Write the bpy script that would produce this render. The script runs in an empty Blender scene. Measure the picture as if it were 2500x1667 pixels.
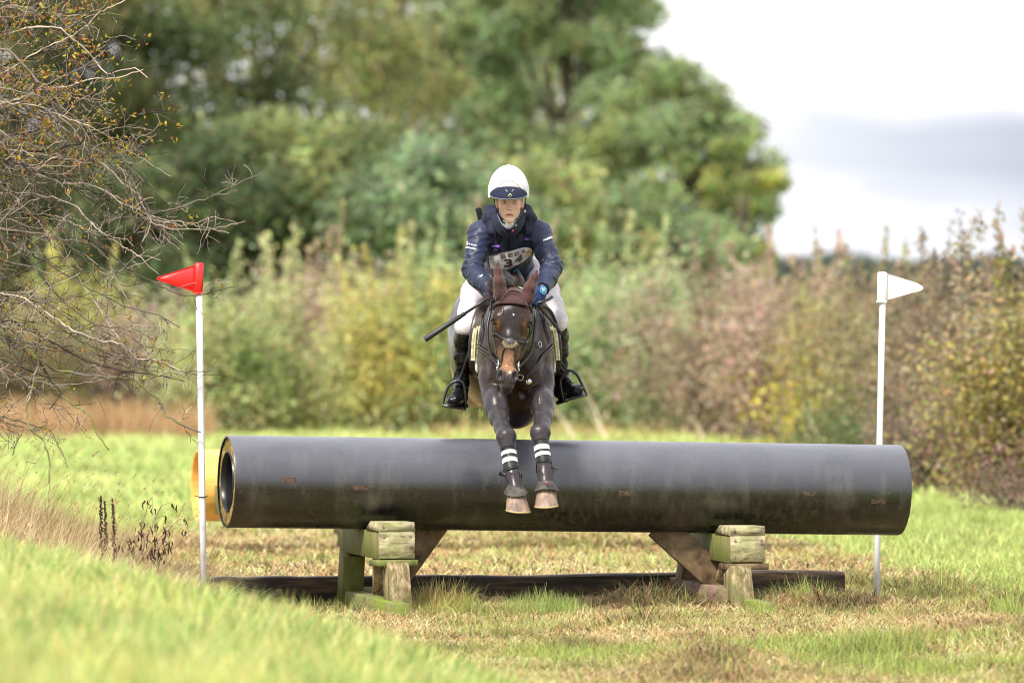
import bpy, math, random
import numpy as np
from mathutils import Vector, Matrix
rng = np.random.default_rng(7)
random.seed(7)
R = math.radians
SC = bpy.context.scene
COL = SC.collection

# ---------------------------------------------------------------- camera
CAMZ, CAMY, F = 1.9, -40.0, 16800.0
cam_d = bpy.data.cameras.new('camera'); cam = bpy.data.objects.new('camera', cam_d); COL.objects.link(cam)
cam.location = (0, CAMY, CAMZ); cam.rotation_euler = (R(90), 0, 0)
cam_d.sensor_width = 36; cam_d.lens = F/2500*36; cam_d.shift_y = -142.5/2500
cam_d.clip_start = 1; cam_d.clip_end = 6000
cam_d.dof.use_dof = True; cam_d.dof.focus_distance = 39.5; cam_d.dof.aperture_fstop = 2.8
SC.camera = cam

# ---------------------------------------------------------------- sky, sun, exposure
SUN_EL, SUN_AZ = 50, 212          # degrees; azimuth of the sun measured from +Y clockwise
w = bpy.data.worlds.new('World'); SC.world = w; w.use_nodes = True
nt = w.node_tree; nt.nodes.clear()
def N(nt, t, **k):
    n = nt.nodes.new(t)
    for a, b in k.items():
        if a.startswith('i_'): n.inputs[a[2:].replace('_', ' ')].default_value = b
        else: setattr(n, a, b)
    return n
def L(nt, a, b): nt.links.new(a, b)
def ramp(nt, src, stops, interp='LINEAR'):
    r = nt.nodes.new('ShaderNodeValToRGB'); r.color_ramp.interpolation = interp
    e = r.color_ramp.elements
    while len(e) < len(stops): e.new(0.5)
    for i, (p, c) in enumerate(stops):
        e[i].position = p; e[i].color = (c[0], c[1], c[2], 1) if hasattr(c, '__len__') else (c, c, c, 1)
    L(nt, src, r.inputs[0]); return r
sky = N(nt, 'ShaderNodeTexSky', sky_type='NISHITA', sun_disc=False, sun_elevation=R(SUN_EL), sun_rotation=R(SUN_AZ))
tc = N(nt, 'ShaderNodeTexCoord')
mp = N(nt, 'ShaderNodeMapping'); mp.inputs['Scale'].default_value = (16, 16, 70)
L(nt, tc.outputs['Generated'], mp.inputs[0])
no = N(nt, 'ShaderNodeTexNoise'); no.inputs['Scale'].default_value = 1.0; no.inputs['Detail'].default_value = 4; no.inputs['Roughness'].default_value = .45
L(nt, mp.outputs[0], no.inputs['Vector'])
sx = N(nt, 'ShaderNodeSeparateXYZ'); L(nt, tc.outputs['Generated'], sx.inputs[0])
def M(nt, op, a, b=None, c=None, clamp=False):
    n = nt.nodes.new('ShaderNodeMath'); n.operation = op; n.use_clamp = clamp
    for i, v in enumerate((a, b, c)):
        if v is None: continue
        if isinstance(v, (int, float)): n.inputs[i].default_value = v
        else: L(nt, v, n.inputs[i])
    return n.outputs[0]
# a bank of grey-blue cloud lying low, thickening to the right of north
nz = M(nt, 'MULTIPLY', M(nt, 'SUBTRACT', no.outputs[0], .5), .020)
el = M(nt, 'ADD', sx.outputs[2], nz)
azm = M(nt, 'ADD', sx.outputs[0], M(nt, 'MULTIPLY', nz, 1.6))
b1 = M(nt, 'MULTIPLY', M(nt, 'SUBTRACT', 1, M(nt, 'DIVIDE', M(nt, 'SUBTRACT', el, .0235), .0035, clamp=True)), M(nt, 'DIVIDE', M(nt, 'SUBTRACT', el, .0035), .014, clamp=True))
b2 = M(nt, 'DIVIDE', M(nt, 'SUBTRACT', azm, .022), .055, clamp=True)
bank = M(nt, 'MULTIPLY', b1, b2)
gen = M(nt, 'MULTIPLY', M(nt, 'SUBTRACT', no.outputs[0], .42, clamp=True), 1.2, clamp=True)
cf = M(nt, 'ADD', M(nt, 'MULTIPLY', bank, .9), M(nt, 'MULTIPLY', gen, .38), clamp=True)
cr = ramp(nt, cf, [(0, (6.0, 6.0, 6.2)), (.35, (3.8, 3.95, 4.5)), (1, (2.45, 2.65, 3.3))])
mx = N(nt, 'ShaderNodeMixRGB'); mx.inputs[0].default_value = .9
L(nt, sky.outputs[0], mx.inputs[1]); L(nt, cr.outputs[0], mx.inputs[2])
bg = N(nt, 'ShaderNodeBackground'); bg.inputs['Strength'].default_value = .10
L(nt, mx.outputs[0], bg.inputs[0])
wo = N(nt, 'ShaderNodeOutputWorld'); L(nt, bg.outputs[0], wo.inputs[0])
sd = bpy.data.lights.new('sun', 'SUN'); sun = bpy.data.objects.new('sun', sd); COL.objects.link(sun)
sd.energy = 2.6; sd.angle = R(9); sd.color = (1, .95, .87)
a_, e_ = R(SUN_AZ), R(SUN_EL)
sdir = Vector((math.sin(a_)*math.cos(e_), math.cos(a_)*math.cos(e_), math.sin(e_)))
sun.rotation_euler = sdir.to_track_quat('Z', 'Y').to_euler(); sun.location = (0, 0, 30)
SC.view_settings.view_transform = 'Standard'; SC.view_settings.look = 'None'
SC.view_settings.exposure = 1.22; SC.view_settings.gamma = 1
SC.cycles.use_denoising = True; SC.cycles.pixel_filter_type = 'BLACKMAN_HARRIS'; SC.cycles.filter_width = 1.05

# ---------------------------------------------------------------- helpers
def W(px, py, d):
    """a point seen at (px, py) of the 2500-wide photograph, d metres from the camera"""
    return np.array([(px-1250)/F*d, CAMY+d, CAMZ-(py-691)/F*d])
def tag(o, label=None, cat=None, group=None, kind=None):
    if label: o['label'] = label
    if cat: o['category'] = cat
    if group: o['group'] = group
    if kind: o['kind'] = kind
    return o
def empty(name, loc=(0, 0, 0), label=None, cat=None, group=None):
    o = bpy.data.objects.new(name, None); COL.objects.link(o); o.location = loc; o.empty_display_size = .1
    o['_o'] = 1; del o['_o']
    return tag(o, label, cat, group)
def mesh_np(name, V, Fc, mat, parent=None, col=None, smooth=False, offset=None, fmat=None):
    """one mesh object out of numpy arrays; Fc is an (M,k) array or a list of such arrays; V in world space"""
    V = np.asarray(V, dtype=np.float64)
    q = parent
    while q is not None: V = V-np.array(q.location); q = q.parent
    if offset is not None: V = V-np.array(offset)
    Fs = Fc if (isinstance(Fc, list) and len(Fc) and np.ndim(Fc[0]) == 2) else [np.array(Fc)]
    Fs = [np.asarray(f, dtype=np.int32) for f in Fs if len(f)]
    me = bpy.data.meshes.new(name)
    me.vertices.add(len(V)); me.vertices.foreach_set('co', V.astype(np.float32).ravel())
    li = np.concatenate([f.ravel() for f in Fs]); sizes = np.concatenate([np.full(len(f), f.shape[1], np.int32) for f in Fs])
    me.loops.add(len(li)); me.loops.foreach_set('vertex_index', li)
    me.polygons.add(len(sizes)); st = np.concatenate([[0], np.cumsum(sizes)[:-1]]).astype(np.int32)
    me.polygons.foreach_set('loop_start', st)
    if smooth: me.polygons.foreach_set('use_smooth', np.ones(len(sizes), bool))
    if fmat is not None: me.polygons.foreach_set('material_index', np.asarray(fmat, np.int32))
    for m in (mat if isinstance(mat, list) else [mat]): me.materials.append(m)
    if col is not None:
        ca = me.color_attributes.new('Col', 'FLOAT_COLOR', 'POINT')
        c = np.ones((len(V), 4), np.float32); c[:, :3] = col; ca.data.foreach_set('color', c.ravel())
    me.update(calc_edges=True); me.validate()
    o = bpy.data.objects.new(name, me); COL.objects.link(o)
    if parent is not None: o.parent = parent
    if offset is not None: o.location = offset
    return o
class MB:
    """collects primitives, builds ONE mesh"""
    def __init__(s): s.V = []; s.F = {3: [], 4: []}; s.n = 0; s.big = []
    def add(s, V, F4=(), F3=()):
        V = np.asarray(V, float); s.V.append(V)
        if len(F4): s.F[4].append(np.asarray(F4)+s.n)
        if len(F3): s.F[3].append(np.asarray(F3)+s.n)
        s.n += len(V); return s
    def frame(s, c, ax, up, sz, bev=.004):
        """a box centred at c; ax = its long direction, up hint; sz = (along, across, up); bevelled edges"""
        ax = np.array(ax, float); ax /= np.linalg.norm(ax); up = np.array(up, float)
        ac = np.cross(up, ax); ac /= np.linalg.norm(ac); up = np.cross(ax, ac)
        h = np.array(sz)/2.; b = min(bev, h.min()*.4)
        vs = []; idx = {}
        for sx in (-1, 1):
            for sy in (-1, 1):
                for sz_ in (-1, 1):
                    for k in range(3):
                        q = np.array([sx, sy, sz_])*h; 
                        for j in range(3):
                            if j != k: q[j] -= np.sign(q[j])*b
                        idx[(sx, sy, sz_, k)] = len(vs); vs.append(q)
        V = np.array(vs)@np.array([ax, ac, up])+np.array(c)
        F4 = []; F3 = []
        for k in range(3):
            o1, o2 = [(1, 2), (2, 0), (0, 1)][k]
            for sgn in (-1, 1):
                def key(a, b_):
                    t = [0, 0, 0]; t[k] = sgn; t[o1] = a; t[o2] = b_; return (t[0], t[1], t[2], k)
                q = [idx[key(-1, -1)], idx[key(1, -1)], idx[key(1, 1)], idx[key(-1, 1)]]
                F4.append(q if sgn > 0 else q[::-1])
        for k in range(3):      # edges along axis k
            o1, o2 = [(1, 2), (2, 0), (0, 1)][k]
            for a in (-1, 1):
                for b_ in (-1, 1):
                    def key(e, kk):
                        t = [0, 0, 0]; t[k] = e; t[o1] = a; t[o2] = b_; return (t[0], t[1], t[2], kk)
                    q = [idx[key(-1, o1)], idx[key(1, o1)], idx[key(1, o2)], idx[key(-1, o2)]]
                    F4.append(q if a*b_ < 0 else q[::-1])
        for sx in (-1, 1):
            for sy in (-1, 1):
                for sz_ in (-1, 1):
                    t = [idx[(sx, sy, sz_, 0)], idx[(sx, sy, sz_, 1)], idx[(sx, sy, sz_, 2)]]
                    F3.append(t if sx*sy*sz_ > 0 else t[::-1])
        return s.add(V, F4, F3)
    def bar(s, p, q, wd, ht, up=(0, 0, 1), bev=.004):
        p = np.array(p, float); q = np.array(q, float)
        return s.frame((p+q)/2, q-p, up, (np.linalg.norm(q-p), wd, ht), bev)
    def tube(s, pts, rad, n=8, cap=True, flat=None, up=None):
        """tube along pts, radii rad; flat=(a,b) cross-section scales (b along up)"""
        P = np.array(pts, float); m = len(P)
        rad = np.full(m, rad) if np.isscalar(rad) else np.array(rad, float)
        T = np.gradient(P, axis=0); T /= np.linalg.norm(T, axis=1)[:, None]+1e-12
        if up is None:
            u = np.array([0, 0, 1.]) if abs(T[0][2]) < .9 else np.array([0, 1., 0])
            U = []
            for i in range(m):
                u = u-T[i]*np.dot(u, T[i]); u /= np.linalg.norm(u)+1e-12; U.append(u)
            U = np.array(U)
        else:
            U = np.tile(np.array(up, float), (m, 1)) if np.ndim(up) == 1 else np.array(up, float)
            U = U-T*np.sum(U*T, 1)[:, None]; U /= np.linalg.norm(U, axis=1)[:, None]+1e-12
        B = np.cross(T, U); a, b = flat if flat else (1, 1)
        th = np.arange(n)/n*2*np.pi+np.pi/n
        V = P[:, None]+rad[:, None, None]*(np.cos(th)[None, :, None]*B[:, None]*a+np.sin(th)[None, :, None]*U[:, None]*b)
        i = np.arange(m-1)[:, None]*n; j = np.arange(n)[None]; k = (j+1) % n
        F4 = np.stack([i+j, i+n+j, i+n+k, i+k], -1).reshape(-1, 4)[:, ::-1]
        V = V.reshape(-1, 3); F3 = []
        if cap:
            V = np.concatenate([V, P[:1], P[-1:]]); c0, c1 = m*n, m*n+1
            F3 = [(c0, (x+1) % n, x) for x in range(n)]+[(c1, (m-1)*n+x, (m-1)*n+(x+1) % n) for x in range(n)]
            F3 = [f[::-1] for f in F3]
        return s.add(V, F4, F3)
    def strap(s, pts, wd, th, up):
        return s.tube(pts, 1, n=4, flat=(wd/2*1.414, th/2*1.414), up=up)
    def ball(s, c, r, rot=None, n=12, m=8):
        r = np.full(3, r) if np.isscalar(r) else np.array(r, float)
        ph = np.linspace(0, np.pi, m+1)[1:-1]; th = np.arange(n)/n*2*np.pi
        V = np.stack([np.sin(ph)[:, None]*np.cos(th), np.sin(ph)[:, None]*np.sin(th), np.cos(ph)[:, None]+0*th], -1).reshape(-1, 3)
        V = np.concatenate([V, [[0, 0, 1], [0, 0, -1]]])*r
        if rot is not None: V = V@np.array(rot).T
        V = V+np.array(c); k = len(V)
        F4 = [(i*n+j, (i+1)*n+j, (i+1)*n+(j+1) % n, i*n+(j+1) % n) for i in range(m-2) for j in range(n)]
        F3 = [(k-2, j, (j+1) % n) for j in range(n)]+[(k-1, (m-2)*n+(j+1) % n, (m-2)*n+j) for j in range(n)]
        return s.add(V, F4, F3)
    def loft(s, rings, closed=True, cap=True):
        n = len(rings[0]); V = np.concatenate([np.array(r, float) for r in rings]); m = len(rings)
        F4 = []
        for i in range(m-1):
            for j in range(n if closed else n-1):
                F4.append((i*n+j, i*n+(j+1) % n, (i+1)*n+(j+1) % n, (i+1)*n+j))
        F3 = []
        if cap:
            k = len(V); V = np.concatenate([V, [np.mean(rings[0], 0)], [np.mean(rings[-1], 0)]])
            F3 = [(k, (j+1) % n, j) for j in range(n)]+[(k+1, (m-1)*n+j, (m-1)*n+(j+1) % n) for j in range(n)]
        return s.add(V, F4, F3)
    def build(s, name, mat, parent=None, smooth=False, col=None, offset=None):
        V = np.concatenate(s.V); Fs = [np.concatenate(s.F[k]) for k in (4, 3) if s.F[k]]
        return mesh_np(name, V, Fs, mat, parent, col, smooth, offset)
def autosmooth(o, ang=40):
    m = o.data; m.polygons.foreach_set('use_smooth', [True]*len(m.polygons))
    try: m.set_sharp_from_angle(angle=R(ang))
    except Exception: pass
    return o
# value noise, vectorised
def _h(i, j, k, seed):
    x = (i.astype(np.int64)*374761393+j.astype(np.int64)*668265263+k.astype(np.int64)*2147483647+seed*974634777) & 0xffffffff
    x = ((x ^ (x >> 13))*1274126177) & 0xffffffff
    x = (x ^ (x >> 16))
    x = (x*2246822519) & 0xffffffff
    return ((x ^ (x >> 15)) & 0xffffff)/float(0xffffff)
def noise(P, scale=1., seed=0, octaves=3, gain=.5):
    P = np.asarray(P, float)
    if P.shape[-1] == 2: P = np.concatenate([P, np.zeros(P.shape[:-1]+(1,))], -1)
    out = 0; amp = 1; tot = 0; p = P*scale
    for o in range(octaves):
        i = np.floor(p); f = p-i; f = f*f*(3-2*f); i = i.astype(np.int64)
        v = 0
        for dx in (0, 1):
            for dy in (0, 1):
                for dz in (0, 1):
                    wgt = (f[..., 0] if dx else 1-f[..., 0])*(f[..., 1] if dy else 1-f[..., 1])*(f[..., 2] if dz else 1-f[..., 2])
                    v = v+wgt*_h(i[..., 0]+dx, i[..., 1]+dy, i[..., 2]+dz, seed+o*17)
        out = out+amp*v; tot += amp; amp *= gain; p = p*2.03+11.3
    return out/tot           # 0..1
def sst(a, b, x):
    t = np.clip((x-a)/(b-a), 0, 1); return t*t*(3-2*t)
def lin(r, g, b):
    f = lambda c: ((c/255.+.055)/1.055)**2.4 if c > 10 else c/255./12.92
    return np.array([f(r), f(g), f(b)])
# ---- materials
def mat(name, base=(.5, .5, .5), rough=.6, spec=.5, metal=0, coat=0, sheen=0):
    m = bpy.data.materials.new(name); m.use_nodes = True
    p = m.node_tree.nodes['Principled BSDF']
    p.inputs['Base Color'].default_value = (*base, 1); p.inputs['Roughness'].default_value = rough
    p.inputs['Specular IOR Level'].default_value = spec; p.inputs['Metallic'].default_value = metal
    p.inputs['Coat Weight'].default_value = coat; p.inputs['Sheen Weight'].default_value = sheen
    return m
def pn(m): return m.node_tree.nodes['Principled BSDF']
def add_noise_col(m, c0, c1, scale=8, detail=5, stretch=(1, 1, 1), stops=(.35, .65), mul_attr=False, space='Object'):
    nt = m.node_tree; t = N(nt, 'ShaderNodeTexCoord'); mp = N(nt, 'ShaderNodeMapping'); mp.inputs['Scale'].default_value = stretch
    n = N(nt, 'ShaderNodeTexNoise'); n.inputs['Scale'].default_value = scale; n.inputs['Detail'].default_value = detail; n.inputs['Roughness'].default_value = .6
    L(nt, t.outputs[space], mp.inputs[0]); L(nt, mp.outputs[0], n.inputs['Vector'])
    r = ramp(nt, n.outputs[0], [(stops[0], c0), (stops[1], c1)])
    L(nt, r.outputs[0], pn(m).inputs['Base Color']); return r, n
def add_bump(m, scale=40, strength=.3, dist=.01, stretch=(1, 1, 1), detail=4, space='Object'):
    nt = m.node_tree; t = N(nt, 'ShaderNodeTexCoord'); mp = N(nt, 'ShaderNodeMapping'); mp.inputs['Scale'].default_value = stretch
    n = N(nt, 'ShaderNodeTexNoise'); n.inputs['Scale'].default_value = scale; n.inputs['Detail'].default_value = detail
    L(nt, t.outputs[space], mp.inputs[0]); L(nt, mp.outputs[0], n.inputs['Vector'])
    b = N(nt, 'ShaderNodeBump'); b.inputs['Strength'].default_value = strength; b.inputs['Distance'].default_value = dist
    L(nt, n.outputs[0], b.inputs['Height'])
    L(nt, b.outputs[0], pn(m).inputs['Normal']); return b
def attr_col(m):
    a = N(m.node_tree, 'ShaderNodeVertexColor', layer_name='Col'); L(m.node_tree, a.outputs[0], pn(m).inputs['Base Color']); return a
def leaf_mat(name, transl=.45, rough=.6):
    m = bpy.data.materials.new(name); m.use_nodes = True; nt = m.node_tree; nt.nodes.clear()
    a = N(nt, 'ShaderNodeVertexColor', layer_name='Col')
    p = N(nt, 'ShaderNodeBsdfPrincipled'); p.inputs['Roughness'].default_value = rough; p.inputs['Specular IOR Level'].default_value = .3
    t = N(nt, 'ShaderNodeBsdfTranslucent'); mx = N(nt, 'ShaderNodeMixShader'); mx.inputs[0].default_value = transl
    o = N(nt, 'ShaderNodeOutputMaterial')
    L(nt, a.outputs[0], p.inputs['Base Color']); L(nt, a.outputs[0], t.inputs[0])
    L(nt, p.outputs[0], mx.inputs[1]); L(nt, t.outputs[0], mx.inputs[2]); L(nt, mx.outputs[0], o.inputs[0]); return m
M_LEAF = leaf_mat('leaf', .55); M_GRASS = leaf_mat('grass_blade', .4, .5)
def jit(c, n, amt=.25, rs=rng):
    """n colours around c: brightness and hue jitter"""
    c = np.asarray(c, float); c = np.broadcast_to(c, (n, 3))
    return np.clip(c*(1+amt*rs.normal(size=(n, 1)))*(1+amt*.35*rs.normal(size=(n, 3))), .003, .9)
# ---------------------------------------------------------------- ground
def bank_h(x, y):
    # grass bank on the left foreground: distance left of its foot line
    yf = np.array([-40, -24, -18, -10, -5, -2, 0, 3, 8, 14.]); xf = np.array([1.9, 1.9, 1.6, .98, -.55, -1.35, -1.66, -2.05, -2.6, -3.4])
    s = np.interp(y, yf, xf)-x
    h = .64*sst(-.04, 1, s/np.interp(y, [-10, -5, 0], [3.7, 3.3, 2.3]))+.02*sst(-.4, .6, s)
    return h*(1-sst(2.5, 9, y))*sst(-39, -30, y)
def zg(x, y):
    x = np.asarray(x, float); y = np.asarray(y, float); P = np.stack([x, y], -1)
    near = np.exp(-(np.abs(y)/70.)**2)
    z = (noise(P, .35, 3, 2)-.5)*.09*near+(noise(P, 2.2, 5, 3)-.5)*.03*near+(noise(P, 9, 8, 2)-.5)*.016*near*(np.abs(y) < 40)
    z = (z-.025)*sst(.3, 3, np.hypot((x-.5)/1.4, y))-.012+bank_h(x, y)
    # raked-up thatch heaps by the right-hand pole and along the posts
    for (cx, cy, rx, ry, hh) in HEAPS: z = z+hh*np.exp(-((x-cx)/rx)**2-((y-cy)/ry)**2)*(.7+.6*noise(P, 14, 9, 2))
    return z
HEAPS = [(1.80, -.25, .5, .22, .035), (.80, .1, .25, .3, .05), (2.9, -.9, .25, .25, .07), (.75, -2.0, .15, .12, .05), (2.0, 2.2, .3, .4, .06), (2.55, 1.6, .3, .3, .06),
         (-.42, .1, .22, .2, .04), (1.95, -4.5, .3, .2, .05), (2.9, -3.8, .3, .3, .06), (1.0, -5.3, .25, .3, .05), (.9, -7.2, .4, .2, .05)]
def straw_mask(x, y):
    """1 where the track was mown to straw, 0 on green field"""
    P = np.stack([x, y], -1)
    n = (noise(P, .7, 21, 3)-.5)
    right = np.interp(y, [-30, -2.4, 2.6, 9, 12, 20, 60], [9, 3.1, 2.8, 2.35, 1.75, .8, .2])+n*.7
    left = np.interp(y, [-30, 0, 6, 12, 17.6, 60], [-9, -9, -6, -5, -4, -3])
    far = 1-sst(11.5, 15.5, y+n*5)
    m = sst(-.15, .15, right-x)*sst(-.2, .2, x-left)*far
    patch = sst(.56, .70, noise(P, 1.1, 31, 3))*np.where(y < -3, 1, .35)
    return np.clip(m*(1-.85*patch), 0, 1)
def axis(lo, hi, step, out):
    a = list(np.arange(lo, hi+1e-6, step)); s = step; p = a[-1]
    while p < out: s *= 1.25; p += s; a.append(p)
    s = step; p = a[0]
    while p > -out: s *= 1.25; p -= s; a.insert(0, p)
    return np.array(a)
gx = axis(-5, 5, .07, 2500); gy = axis(-24, 22, .09, 4000)
XX, YY = np.meshgrid(gx, gy); ZZ = zg(XX, YY)
V = np.stack([XX, YY, ZZ], -1).reshape(-1, 3); nx, ny = len(gx), len(gy)
i = np.arange(ny-1)[:, None]*nx; j = np.arange(nx-1)[None]
Fq = np.stack([i+j, i+j+1, i+nx+j+1, i+nx+j], -1).reshape(-1, 4)
sm = straw_mask(V[:, 0], V[:, 1]); bk = sst(.06, .22, bank_h(V[:, 0], V[:, 1]))
hp = 0
for (cx, cy, rx, ry, hh) in HEAPS: hp = np.maximum(hp, np.exp(-((V[:, 0]-cx)/rx)**2-((V[:, 1]-cy)/ry)**2))
gcol = np.stack([sm*(1-bk), bk, hp], -1)
mg = bpy.data.materials.new('ground_mat'); mg.use_nodes = True; nt = mg.node_tree
a = N(nt, 'ShaderNodeVertexColor', layer_name='Col'); sp = N(nt, 'ShaderNodeSeparateColor'); L(nt, a.outputs[0], sp.inputs[0])
t = N(nt, 'ShaderNodeTexCoord')
def gn(sc, det=5, st=(1, 1, 1)):
    mp = N(nt, 'ShaderNodeMapping'); mp.inputs['Scale'].default_value = st; L(nt, t.outputs['Object'], mp.inputs[0])
    n = N(nt, 'ShaderNodeTexNoise'); n.inputs['Scale'].default_value = sc; n.inputs['Detail'].default_value = det; n.inputs['Roughness'].default_value = .65
    L(nt, mp.outputs[0], n.inputs['Vector']); return n.outputs[0]
GRN = ramp(nt, gn(2.2, 8), [(.3, (.20, .24, .08)), (.5, (.30, .34, .12)), (.7, (.42, .44, .19))])
STR = ramp(nt, gn(9, 10), [(.3, (.10, .065, .035)), (.44, (.24, .165, .085)), (.58, (.44, .33, .18)), (.8, (.58, .46, .27))])
mx = N(nt, 'ShaderNodeMixRGB'); L(nt, sp.outputs[0], mx.inputs[0]); L(nt, GRN.outputs[0], mx.inputs[1]); L(nt, STR.outputs[0], mx.inputs[2])
mx2 = N(nt, 'ShaderNodeMixRGB'); L(nt, M(nt, 'MULTIPLY', sp.outputs[2], .75), mx2.inputs[0]); L(nt, mx.outputs[0], mx2.inputs[1]); mx2.inputs[2].default_value = (.10, .07, .04, 1)
L(nt, mx2.outputs[0], pn(mg).inputs['Base Color']); pn(mg).inputs['Roughness'].default_value = .9; pn(mg).inputs['Specular IOR Level'].default_value = .15
b = N(nt, 'ShaderNodeBump'); b.inputs['Strength'].default_value = .8; b.inputs['Distance'].default_value = .03; L(nt, gn(30, 8), b.inputs['Height']); L(nt, b.outputs[0], pn(mg).inputs['Normal'])
ground = mesh_np('ground', V, Fq, mg, col=gcol, smooth=True); tag(ground, kind='structure')

# ---------------------------------------------------------------- grass
def blades(name, x, y, h, wd, lean, col, seg=3, tipcol=1.25, base_z=None, curl=.6, az=None, droop=0):
    n = len(x); z0 = zg(x, y)-.01 if base_z is None else base_z
    az = rng.uniform(0, 2*np.pi, n) if az is None else az
    dx, dy = np.cos(az), np.sin(az); fa = rng.uniform(0, np.pi, n)
    bx, by = np.cos(fa)*wd/2, np.sin(fa)*wd/2
    V = []; C = []
    for s in range(seg+1):
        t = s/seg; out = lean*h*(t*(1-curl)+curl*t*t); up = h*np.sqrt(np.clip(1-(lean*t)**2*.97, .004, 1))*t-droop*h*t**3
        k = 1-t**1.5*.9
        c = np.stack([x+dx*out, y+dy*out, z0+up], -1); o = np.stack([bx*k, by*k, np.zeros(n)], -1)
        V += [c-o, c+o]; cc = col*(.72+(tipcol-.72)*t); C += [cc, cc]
    V = np.stack(V, 1); C = np.stack(C, 1); m = 2*(seg+1)
    q = np.array([[2*s, 2*s+1, 2*s+3, 2*s+2] for s in range(seg)])
    Fq = (np.arange(n)[:, None, None]*m+q[None]).reshape(-1, 4)
    return V.reshape(-1, 3), Fq, np.clip(C.reshape(-1, 3), 0, .9)
def join(parts):
    Vs, Fs, Cs = [], [], []; n = 0
    for (v, f, c) in parts: Vs.append(v); Fs.append(f+n); Cs.append(c); n += len(v)
    return np.concatenate(Vs), np.concatenate(Fs), np.concatenate(Cs)
def scatter(n, x0, x1, y0, y1, spread=True):
    """points inside the camera wedge with a margin"""
    y = rng.uniform(y0, y1, n); d = y-CAMY
    half = d*1250/F*1.12+.35
    x = rng.uniform(-1, 1, n)*half
    k = (x > x0) & (x < x1); return x[k], y[k]
# bank grass (long, green)
x, y = scatter(330000, -9, 9, -27.5, 3.5); bh = bank_h(x, y); k = (bh > .035+.05*rng.random(len(x))) & (y < 2.5); x, y, bh = x[k], y[k], bh[k]
P = np.stack([x, y], -1); nb = noise(P, 1.3, 41, 3); nb2 = noise(P, 5, 43, 2)
dry = (sst(-2.8, -.5, y)*sst(.25, .5, bh)*(x < -1.9))[:, None]
g0 = np.where(nb[:, None] > .5, lin(168, 182, 100), lin(128, 158, 80))*(1-dry)+dry*lin(196, 160, 118)
pale = rng.random(len(x)) < .28+.25*(nb2 > .52); g0[pale] = lin(206, 196, 130)
h = (.05+.12*sst(.02, .3, bh))*rng.uniform(.5, 1.25, len(x))*(.7+.6*nb2)
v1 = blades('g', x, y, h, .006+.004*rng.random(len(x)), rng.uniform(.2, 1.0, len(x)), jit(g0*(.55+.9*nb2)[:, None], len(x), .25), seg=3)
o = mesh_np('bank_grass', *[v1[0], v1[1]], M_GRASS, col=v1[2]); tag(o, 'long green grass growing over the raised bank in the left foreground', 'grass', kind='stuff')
# dry blond grass on the shoulder of the bank, with seed heads
n = 9000; x = rng.uniform(-3.6, -1.55, n); y = rng.uniform(-2.5, 3.2, n); k = rng.random(n) < sst(-1.5, -2.6, x)*.9+.05; x, y = x[k], y[k]; n = len(x)
c0 = np.where(rng.random((n, 1)) < .75, lin(222, 198, 152), lin(184, 150, 112))
v1 = blades('d', x, y, rng.uniform(.12, .52, n)*np.interp(x, [-3.6, -2.4, -1.6], [1.0, .8, .35]), .006, rng.uniform(.15, .8, n), jit(c0, n, .2), seg=4, tipcol=1.0, az=rng.normal(.3, 1.2, n))
n2 = 16000; x2 = rng.uniform(-3.6, -1.3, n2); y2 = rng.uniform(-2.8, 2.5, n2); k = rng.random(n2) < sst(-1.4, -2.3, x2); x2, y2 = x2[k], y2[k]; n2 = len(x2)
v2 = blades('d', x2, y2, rng.uniform(.15, .35, n2), .006, rng.uniform(.7, 1.05, n2), jit(np.where(rng.random((n2, 1)) < .7, lin(232, 208, 166), lin(140, 108, 82)), n2, .2), seg=3, tipcol=1.0)
# seed heads
sx_, sy_ = rng.uniform(-3.3, -1.75, 150), rng.uniform(-1.8, 1.8, 150); parts = [v1, v2]
hh = rng.uniform(.45, .85, 150)*np.interp(sx_, [-3.3, -1.75], [1, .75]); az = rng.normal(0, .8, 150); le = rng.uniform(.2, .8, 150)
st = blades('s', sx_, sy_, hh, .0045, le, jit(lin(190, 150, 105), 150, .2), seg=6, tipcol=1, az=az, curl=.8); parts.append(st)
for i_ in range(150):
    out = le[i_]*hh[i_]; tip = np.array([sx_[i_]+math.cos(az[i_])*out, sy_[i_]+math.sin(az[i_])*out, float(zg(sx_[i_], sy_[i_]))+hh[i_]*math.sqrt(max(.02, 1-le[i_]**2*.97))])
    m = 8; q = tip+np.c_[rng.normal(0, .004, m)-np.linspace(.05, 0, m)*math.cos(az[i_])*le[i_]*1.4, rng.normal(0, .004, m), -np.linspace(.05, 0, m)*.6+.004]
    e = rng.normal(0, .002, (m, 3))+np.array([.005, 0, .004]); e2 = rng.normal(0, .0022, (m, 3))
    Vq = np.stack([q-e, q-e2, q+e, q+e2], 1).reshape(-1, 3); parts.append((Vq, np.arange(m*4).reshape(-1, 4), np.repeat(jit(lin(196, 158, 120), m, .2), 4, 0)))
v = join(parts); o = mesh_np('dry_grass', v[0], v[1], M_GRASS, col=v[2]); tag(o, 'tall blond dry grass with seed heads on the shoulder of the bank', 'dry grass', kind='stuff')
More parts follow.
